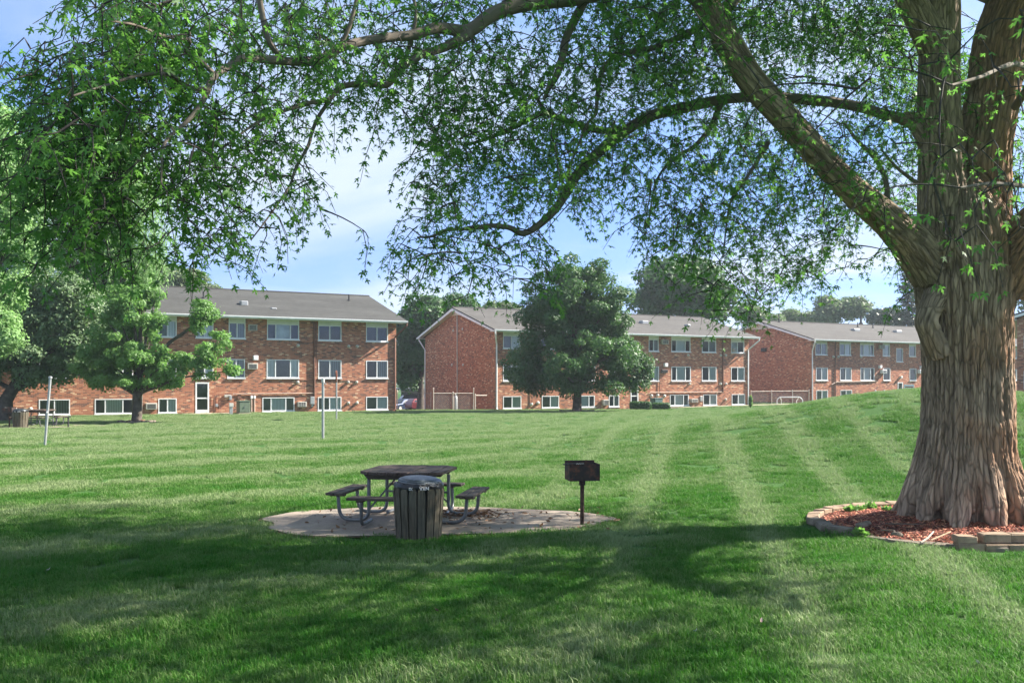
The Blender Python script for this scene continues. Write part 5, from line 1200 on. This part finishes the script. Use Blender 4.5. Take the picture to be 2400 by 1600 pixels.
def leaves(name, Pn, A, L, m, parent, shape='maple', nz=.45):
    Pn = np.array(Pn); A = np.array(A); L = np.array(L); n = len(Pn)
    up = rng.normal(size=(n, 3))*nz+np.array([0, 0, 1]); S = np.cross(A, up); S /= np.maximum(np.linalg.norm(S, axis=1), 1e-6)[:, None]; N_ = np.cross(S, A)
    if shape == 'maple':
        half = [(.04, .04), (.24, -.05), (.075, .18), (.34, .30), (.43, .58), (.27, .47), (.055, .40), (.145, .68), (.055, .73)]
        out = [(0, 0)]+half+[(0, 1)]+[(-x, y) for x, y in half[::-1]]; ctr = (0, .30)
    else:
        half = [(.30, .12), (.42, .5), (.14, .55)]; out = [(0, 0)]+half+[(0, 1)]+[(-x, y) for x, y in half[::-1]]; ctr = (0, .35)
    pts = np.array([ctr]+out); k = len(pts)
    curl = rng.uniform(.05, .35, n)
    V = Pn[:, None, :]+L[:, None, None]*(S[:, None, :]*pts[None, :, :1]+A[:, None, :]*pts[None, :, 1:2]+N_[:, None, :]*(-np.abs(pts[None, :, :1])*curl[:, None, None]-(pts[None, :, 1:2]**2)*curl[:, None, None]*.6))
    m_ = k-1; b = (np.arange(n)*k)[:, None]; i = np.arange(m_); tri = np.stack([np.zeros(m_, int), 1+i, 1+(i+1) % m_], 1)
    T = (b[:, :, None]+tri[None]).reshape(-1, 3)
    return np_mesh(name, V.reshape(-1, 3), T, 3, m, parent, {'rnd': ('FLOAT', np.repeat(rng.random(n), k))})
M['leaf'] = leaf_mat('maple_leaves', (.038, .115, .026), (.11, .235, .052), (.20, .48, .08), .45, .35)
leaves('crown', np.array(leafP)-np.array(loc), leafA, leafL, M['leaf'], tree)
print('LEAVES', len(leafP), 'SPRAYS', len(sprays))

# foliage beyond the frame: unseen rest of the crown, gaps cut to place sun and shade
def shade_keep(x, y, z):
    gx_ = x-z*SUNV.x/SUNV.z; gy_ = y-z*SUNV.y/SUNV.z; g = np.maximum(gy_, .5)
    px = CX+F*gx_/g; py = HZ+F*H/g; k = np.full(len(x), .84)
    k = np.where((py < 1150) & (px < 1500), .03, k); k = np.where((py >= 1150) & (py < 1185) & (px < 620), .35, k)
    k = np.where((py < 1185) & (px >= 1450), .10, k)
    k = np.where((py >= 1150) & (py < 1250) & (px > 600) & (px < 1450), .42, k)
    k = np.where((py >= 1265) & (py < 1330) & (px > 250) & (px < 2000), .62, k)
    k = np.where((py > 1400) & (px > 1900), .03, k); k = np.where((py > 1470) & (px > 1650) & (px <= 1950), .35, k)
    k = np.where((py > 1500) & (px < 550), .45, k); k = np.where((py > 1520) & (px > 850) & (px < 1250), .5, k)
    k = np.where(gy_ < 3.5, 1.0, k)
    return k
n = 4800
dr = rng.normal(size=(n, 3)); dr /= np.linalg.norm(dr, axis=1)[:, None]; rad = rng.random(n)**.42
cc = np.array([5.0, 13.2, 10.3])+dr*rad[:, None]*np.array([9.2, 9.4, 6.2])
px = CX+F*cc[:, 0]/np.maximum(cc[:, 1], .3); py = HZ-F*(cc[:, 2]-H)/np.maximum(cc[:, 1], .3)
vis = (px > -90) & (px < 2490) & (py > -75)
ok = ~vis & (cc[:, 2] > 4.2) & (rng.random(n) < shade_keep(cc[:, 0], cc[:, 1], cc[:, 2])) & ~((np.abs(cc[:, 0]) < 1.8) & (cc[:, 1] < 4.5) & (cc[:, 2] < 5))
cc = cc[ok]; nl = 20
Pn = np.repeat(cc, nl, 0)+rng.normal(size=(len(cc)*nl, 3))*np.array([.34, .34, .20])
A = rng.normal(size=(len(Pn), 3)); A[:, 2] = -np.abs(A[:, 2])*.7; A /= np.linalg.norm(A, axis=1)[:, None]
px = CX+F*Pn[:, 0]/np.maximum(Pn[:, 1], .3); py = HZ-F*(Pn[:, 2]-H)/np.maximum(Pn[:, 1], .3); ok = ~((px > -30) & (px < 2430) & (py > -15))
leaves('crown', Pn[ok]-np.array(loc), A[ok], rng.uniform(.11, .17, ok.sum()), M['leaf'], tree, 'simple')  # unseen clusters, thinned to shape the dappled shade on the lawn
print('OFF', ok.sum())

# ------------------------------------------------------------------ other trees
def crown_leaves(cent, rad, n, size, m, parent, loc, up=.5, aspect=.6, fill=.72):
    """leaf-sized faces on the shells of many small clumps"""
    nb = len(cent); w = rad**2; idx = rng.choice(nb, n, p=w/w.sum())
    d = rng.normal(size=(n, 3)); d[:, 2] = d[:, 2]*.8+.25; d /= np.linalg.norm(d, axis=1)[:, None]
    p = cent[idx]+d*(rad[idx]*(fill+(1-fill)*rng.random(n)**.5)*np.where(rng.random(n) < .14, rng.uniform(.9, 1.45, n), rng.uniform(.75, 1.1, n)))[:, None]*np.array([1, 1, .75])
    nrm = d+rng.normal(size=(n, 3))*.55+np.array([0, 0, up]); nrm /= np.linalg.norm(nrm, axis=1)[:, None]
    a = np.cross(nrm, rng.normal(size=(n, 3))); a /= np.linalg.norm(a, axis=1)[:, None]; b = np.cross(nrm, a)
    L = (size*rng.uniform(.55, 1.35, n))[:, None]
    V = np.stack([p-a*L*.5, p+b*L*aspect*.5-a*L*.05, p+a*L*.5, p-b*L*aspect*.5+a*L*.1], 1).reshape(-1, 3)-np.array(loc)
    k = np.arange(n)*4
    cl = rng.random(nb)[idx]*.55+rng.random(n)*.45
    return np_mesh('crown', V, np.stack([k, k+1, k+2, k+3], 1), 4, m, parent, {'rnd': ('FLOAT', np.repeat(cl, 4))})
def far_tree(name, label, px, d, ells, m, nb=70, br=.9, n=16000, size=.3, tr=.2, group=None, depthf=.9, base=None, limbs=10, z_low=None, cat='tree', lean=0, aspect=.65, gap=0):
    a = G(px, d) if base is None else base
    t = thing(name, label, cat, a, 0, group)
    E_ = [(P(x, y, d+dd), rx*d/F, ry*d/F) for x, y, rx, ry, dd in [(e if len(e) == 5 else (*e, 0)) for e in ells]]
    w = np.array([e[1]*e[2] for e in E_]); w = w/w.sum(); cent = []
    while len(cent) < nb:
        e = E_[rng.choice(len(E_), p=w)]; v = rng.normal(size=3); v /= np.linalg.norm(v); r = (rng.random()**(1/2.2)); q = np.array(e[0])+v*r*np.array([max(.1, e[1]-br*.55), max(.1, e[1]*depthf-br*.5), max(.1, e[2]-br*.45)])
        cent.append(q)
    cent = np.array(cent); rad = br*rng.uniform(.55, 1.25, nb)
    crown_leaves(cent, rad, n, size, m, t, a, aspect=aspect)
    tb = MB(); top = Vector(E_[0][0]); top.x += lean; h = top.z-a.z
    pts = [Vector((0, 0, -.3)), Vector((0, 0, 0)), Vector((lean*.1+.05, 0, h*.25)), Vector(((top.x-a.x)*.5, (top.y-a.y)*.5, h*.55)), Vector((top.x-a.x, top.y-a.y, h*.95))]
    tb.tube(pts, [tr*1.5, tr*1.25, tr, tr*.7, tr*.25], 10)
    for i in rng.choice(nb, min(limbs, nb), replace=False):
        tgt = Vector(cent[i])-a; f = min(.85, max(.2, (tgt.z/h)*.55)); p0 = pts[1].lerp(pts[3], min(1, f/.55)) if f < .55 else pts[3].lerp(pts[4], (f-.55)/.45)
        md_ = p0.lerp(tgt, .45)+Vector((0, 0, .05*tgt.length)); tb.tube([p0, p0.lerp(md_, .6), md_, tgt], [tr*.45, tr*.36, tr*.26, tr*.08], 6, cap=False)
    tb.build('trunk', M['bark_far'], t, smooth=True, fix=False)
    return t
L1 = leaf_mat('dark_maple_foliage', (.026, .074, .029), (.072, .15, .048), (.11, .27, .045), .28, .3, .3)
L2 = leaf_mat('mid_green_foliage', (.075, .17, .045), (.17, .29, .085), (.25, .52, .10), .4, .35, .3)
L3 = leaf_mat('pale_willow_foliage', (.14, .25, .09), (.26, .40, .17), (.34, .62, .18), .4, .3, .3)
L4 = leaf_mat('grey_green_foliage', (.08, .14, .07), (.19, .27, .14), (.2, .38, .1), .34, .4, .3)
L5 = leaf_mat('distant_foliage', (.08, .125, .065), (.18, .23, .12), (.2, .34, .1), .35, .3, .15)
L6 = leaf_mat('conifer_foliage', (.03, .055, .035), (.065, .095, .055), (.06, .12, .04), .15, .4, .3)
# round maple in front of the middle building
far_tree('maple_tree', 'broad round dark green maple standing before the middle building', 1352, 65.8, [(1352, 770, 142, 100), (1352, 850, 182, 72), (1348, 705, 135, 88), (1352, 655, 92, 62), (1250, 860, 82, 66), (1465, 855, 82, 66), (1280, 740, 75, 66), (1420, 740, 68, 70), (1345, 908, 140, 26)], L1, nb=330, br=.72, n=110000, size=.18, tr=.28, limbs=26)
# small tree in front of the left building
far_tree('small_maple', 'small bright green tree with open branches before the left building', 320, 47.6, [(330, 850, 120, 55), (330, 895, 120, 26), (240, 890, 70, 25), (300, 780, 100, 80), (300, 715, 70, 55), (340, 690, 45, 30), (470, 745, 42, 45), (500, 830, 48, 62), (420, 860, 80, 40), (230, 850, 70, 45), (545, 870, 20, 16), (370, 760, 40, 50)], L2, nb=300, br=.40, n=52000, size=.14, tr=.22, limbs=34)
# large dark tree at the far left
far_tree('shade_tree', 'large grey green tree with dense leaves at the left edge', 12, 50, [(90, 790, 150, 130), (60, 700, 120, 90), (200, 770, 80, 120), (30, 850, 120, 80), (-80, 780, 120, 160), (160, 690, 70, 60), (230, 850, 50, 50)], L4, nb=240, br=.75, n=70000, size=.17, tr=.35, limbs=14)
# pale tree closing the left edge, nearer
far_tree('leafy_tree', 'soft bright green tree rising at the far left above the shade tree', -60, 43, [(0, 420, 110, 200), (-60, 300, 110, 110), (20, 560, 90, 110), (-20, 700, 80, 120), (10, 790, 45, 40)], L3, nb=210, br=.65, n=64000, size=.16, tr=.35, limbs=14)
# weeping tree: hanging strands
def weeping(px, d, ells, nst, label):
    a = G(px, d); t = thing('weeping_willow', label, 'tree', a)
    E_ = [(P(x, y, d), rx*d/F, ry*d/F) for x, y, rx, ry in ells]; w = np.array([e[1]*e[2] for e in E_]); w /= w.sum(); st = []; PA = []; LA = []
    for i in range(nst):
        e = E_[rng.choice(len(E_), p=w)]; v = rng.normal(size=3); v /= np.linalg.norm(v); v[2] = abs(v[2])*.9-.1; q = np.array(e[0])+v*np.array([e[1], e[1]*.8, e[2]])*rng.uniform(.35, 1)
        ln = rng.uniform(1.2, 3.4); m = int(ln*15); s_ = np.linspace(0, 1, m); sw = rng.normal(0, .25, 2)
        st.append(np.stack([q[0]+sw[0]*s_**2+rng.normal(0, .04, m), q[1]+sw[1]*s_**2+rng.normal(0, .04, m), q[2]-ln*s_**1.15+.25*s_*(1-s_)], 1))
    Pn = np.concatenate(st); n = len(Pn); ax = rng.normal(size=(n, 3))*.45+np.array([0, 0, -1]); ax /= np.linalg.norm(ax, axis=1)[:, None]; sd_ = np.cross(ax, rng.normal(size=(n, 3))); sd_ /= np.linalg.norm(sd_, axis=1)[:, None]
    L = rng.uniform(.14, .26, n)[:, None]; V = np.stack([Pn, Pn+ax*L*.4+sd_*L*.14, Pn+ax*L, Pn+ax*L*.4-sd_*L*.14], 1).reshape(-1, 3)-np.array(a); k = np.arange(n)*4
    np_mesh('crown', V, np.stack([k, k+1, k+2, k+3], 1), 4, L3, t, {'rnd': ('FLOAT', np.repeat(rng.random(n)*.5+np.repeat(rng.random(nst), [len(s) for s in st])*.5, 4))})
    tb = MB(); tp = Vector(E_[0][0])-a; tb.tube([(0, 0, -.3), (0, 0, 0), (.2, 0, tp.z*.4), (tp.x*.6, tp.y, tp.z*.75), tp], [.36, .3, .26, .2, .1], 10)
    for s in st[::14]: tgt = Vector(s[0])-a; p0 = Vector((tp.x*.4, 0, min(tgt.z*.6, tp.z*.8))); tb.tube([p0, p0.lerp(tgt, .5)+Vector((0, 0, .5)), tgt], [.12, .08, .03], 5, cap=False)
    tb.build('trunk', M['bark_far'], t, smooth=True, fix=False); return t
weeping(321, 56.0, [(210, 340, 160, 140), (290, 450, 120, 140), (140, 480, 140, 140), (335, 560, 80, 80), (80, 380, 130, 130), (240, 600, 130, 80), (120, 590, 130, 70), (330, 600, 60, 60)], 2100, 'tall pale green weeping tree with hanging strands behind the small tree')
grp = 'trees beyond the buildings'
far_tree('leafy_tree', 'pale treetop above the roof ridge of the left building', 420, 100, [(390, 660, 55, 40), (440, 655, 50, 32), (500, 680, 35, 18), (350, 640, 40, 40)], L5, nb=60, br=1.1, n=14000, size=.34, group=grp)
far_tree('leafy_tree', 'tall dark tree filling the gap between left and middle buildings', 985, 98, [(990, 790, 65, 95), (950, 850, 42, 70), (1040, 735, 80, 50), (1000, 720, 50, 30), (1075, 715, 50, 34), (960, 770, 40, 45), (1100, 740, 30, 30)], L1, nb=150, br=1.15, n=38000, size=.36, tr=.35, group=grp)
far_tree('leafy_tree', 'light treetop behind the left end of the middle roof ridge', 1165, 118, [(1165, 725, 38, 22), (1200, 730, 25, 16)], L5, nb=36, br=1.0, n=7000, size=.34, group=grp)
far_tree('leafy_tree', 'huge dark rounded tree behind the right half of the middle building', 1600, 112, [(1600, 680, 118, 75), (1590, 640, 75, 45), (1530, 710, 55, 50), (1680, 700, 50, 50), (1640, 720, 90, 40)], L1, nb=150, br=1.5, n=38000, size=.42, tr=.5, group=grp)
far_tree('leafy_tree', 'pale hazy tree between the middle roof and the far gable', 1765, 150, [(1760, 740, 45, 28), (1800, 752, 40, 20)], L5, nb=50, br=1.3, n=9000, size=.45, group=grp)
far_tree('leafy_tree', 'small round far tree right of the far gable peak', 1850, 158, [(1850, 745, 32, 20)], L5, nb=34, br=1.3, n=6500, size=.45, group=grp)
far_tree('leafy_tree', 'low olive tree between the two far treetops', 1905, 155, [(1910, 748, 42, 22)], L5, nb=36, br=1.4, n=7000, size=.45, group=grp)
far_tree('leafy_tree', 'tall olive twin crowned tree behind the far building roof', 1970, 150, [(1950, 722, 42, 34), (2000, 725, 36, 38), (1930, 745, 40, 20)], L5, nb=70, br=1.5, n=14000, size=.48, group=grp)
far_tree('leafy_tree', 'dark low tree behind the far roof beside the spruce', 2085, 146, [(2085, 745, 50, 22)], L6, nb=36, br=1.3, n=8000, size=.42, group=grp)
far_tree('leafy_tree', 'pale tree seen right of the big trunk above the brick building', 2420, 95, [(2430, 640, 50, 90), (2450, 720, 60, 50)], L5, nb=60, br=1.2, n=12000, size=.36, group=grp)
far_tree('leafy_tree', 'dark tree low behind the carport gap', 955, 140, [(955, 860, 50, 40), (1000, 870, 50, 32)], L1, nb=60, br=1.5, n=12000, size=.45, group=grp)
def spruce(px, d, y0, hw, label):
    a = G(px, d); t = thing('spruce_tree', label, 'tree', a, 0, grp); top = P(px, y0, d).z-a.z; Rm = hw*d/F; Vs = []; rn = []
    tb = MB(); tb.tube([(0, 0, -.3), (0, 0, top*.5), (0, 0, top)], [.3, .18, .03], 8)
    for z in np.arange(2.0, top-.3, .45):
        R0 = Rm*(1-z/top)**.85+.15
        for k in range(9):
            w = rng.uniform(0, 6.28); r_ = R0*rng.uniform(.7, 1.15); c, s = math.cos(w), math.sin(w); m = int(r_*16)+4
            u_ = rng.random(m); b = np.stack([c*r_*u_, s*r_*u_, z-.25*r_*u_+.12*r_*u_**2], 1); tb.tube([(0, 0, z), (c*r_, s*r_, z-.13*r_)], [.04, .01], 4, cap=False)
            for q in b:
                a2 = np.array([c, s, -.3])+rng.normal(size=3)*.5; a2 /= np.linalg.norm(a2); s2 = np.cross(a2, rng.normal(size=3)); s2 /= np.linalg.norm(s2); L = rng.uniform(.3, .6); Vs += [q, q+a2*L*.5+s2*L*.17, q+a2*L+np.array([0, 0, -.08]), q+a2*L*.5-s2*L*.17]
    n = len(Vs)//4; k = np.arange(n)*4; np_mesh('crown', np.array(Vs), np.stack([k, k+1, k+2, k+3], 1), 4, L6, t, {'rnd': ('FLOAT', np.repeat(rng.random(n), 4))}); tb.build('trunk', M['bark_far'], t, fix=False)
spruce(2128, 128, 610, 62, 'tall dark spruce with tiered branches left of the big trunk')
# tree line on the horizon
def treeline():
    cent = []; rad = []
    for x in np.arange(-330, 330, 5.5):
        y = 215+rng.uniform(-12, 25); h = rng.uniform(6, 12)
        for k in range(5): cent.append((x+rng.normal(0, 2), y+rng.normal(0, 3), rng.uniform(1.5, h))); rad.append(rng.uniform(2, 3.6))
    o = crown_leaves(np.array(cent), np.array(rad), 60000, 1.1, L5, None, (0, 0, 0)); o.name = 'far_wood'; tag(o, 'distant line of woods behind the buildings', 'woods', kind='stuff')
treeline()
# bushes
def bush(px, d, w_px, h_px, label, m, box=True, name='clipped_bush', n=7000):
    a = G(px, d); t = thing(name, label, 'bush', a, 0); w = w_px/2*d/F; h = h_px*d/F
    u_ = rng.uniform(-1, 1, (n, 3)); e = 6 if box else 2.2; nr = (np.abs(u_)**e).sum(1)**(1/e); u_ = u_/nr[:, None]*rng.uniform(.75, 1.06, n)[:, None]
    p = u_*np.array([w, w*.7, h/2])+np.array([0, 0, h/2+.05]); keep_ = p[:, 2] > .02; p = p[keep_]; u2 = u_[keep_]; n2 = len(p); nr = u2+rng.normal(size=(n2, 3))*.6; nr /= np.linalg.norm(nr, axis=1)[:, None]; A_ = np.cross(nr, rng.normal(size=(n2, 3))); A_ /= np.linalg.norm(A_, axis=1)[:, None]; B_ = np.cross(nr, A_); L = rng.uniform(.05, .12, n2)[:, None]
    V = np.stack([p-A_*L, p+B_*L*.5, p+A_*L, p-B_*L*.5], 1).reshape(-1, 3); k = np.arange(n2)*4; np_mesh('foliage', V, np.stack([k, k+1, k+2, k+3], 1), 4, m, t, {'rnd': ('FLOAT', np.repeat(rng.random(n2), 4))})
    tb = MB()
    for i in range(7): q = Vector((rng.uniform(-w*.6, w*.6), rng.uniform(-w*.3, w*.3), h*.8)); tb.tube([(q.x*.3, q.y*.3, -.05), q], [.03, .01], 5)
    tb.build('stem', M['bark_far'], t)
bush(1501, 74.5, 46, 17, 'larger clipped hedge bush in front of the middle building door', L1); bush(1549, 75.5, 38, 14, 'smaller clipped bush right of the larger one, before the utility cabinet', L1)
bush(2020, 58, 34, 17, 'green shrub behind the crest of the grassy mound', L6, False, 'shrub', 3500)
M_rf = leaf_mat('rusty_flowers', (.12, .10, .03), (.35, .16, .04), (.3, .2, .05), .2); 
for i, (px, w_) in enumerate(((2050, 26), (2075, 30), (2102, 26))): bush(px, 55, w_, 22, ('low rusty orange plant at the left end of the mound fence', 'rusty orange plant at the middle of the mound planting', 'rusty orange plant closest to the big trunk on the mound')[i], M_rf, False, 'flowering_plant', 1800)
bush(1759, 80, 8, 26, 'thin weedy plant at the right corner of the middle building', L2, False, 'weed', 500)
for (px, d_, w_, lb) in ((2003, 14.7, 36, 'small green weeds on the far left part of the mulch'), (2040, 14.9, 22, 'tiny weed tuft between the far stones and the mulch'), (2082, 14.5, 18, 'single green sprout by the left roots of the big trunk'), (2017, 12.6, 10, 'thin sprout in the front left mulch')):
    bush(px, d_, w_, 6, lb, L2, False, 'weed', 170)
# small beds round the lawn trees
def lawn_bed(px, d, r, tree_lbl, g):
    a = G(px, d); o = bed(a.x, a.y, r, r*.8, .10); chips(a.x, a.y, r*.95, r*.76, .10, 900, .12, 'red brown mulch around the '+tree_lbl)
    for i in range(9):
        w = R(180+i*22.5); stone(a.x+r*math.cos(w), a.y+r*.8*math.sin(w), w+R(90), r*.34, .2, .12, 0, M['stone_grey'], 'small edging stone around the '+tree_lbl, 0, 0, g)
lawn_bed(320, 47.6, .85, 'trunk of the small left tree', 'stones around the small left tree'); lawn_bed(1352, 65.8, 1.15, 'trunk of the round maple', 'stones around the round maple')
# ------------------------------------------------------------------ thin summer haze
k = MB(); k.box((-910, -210, -6), (910, 1510, 34)); hz = k.build('haze', None)
t = NT('haze_air'); v = t.new('ShaderNodeVolumePrincipled'); v.inputs['Color'].default_value = (.80, .90, 1.0, 1); v.inputs['Density'].default_value = HAZE; v.inputs['Anisotropy'].default_value = .2
t.l(v.outputs[0], t.out.inputs['Volume']); hz.data.materials.clear(); hz.data.materials.append(t.m); tag(hz, kind='stuff', label='thin pale haze in the air')
bpy.context.scene.cycles.volume_bounces = 0
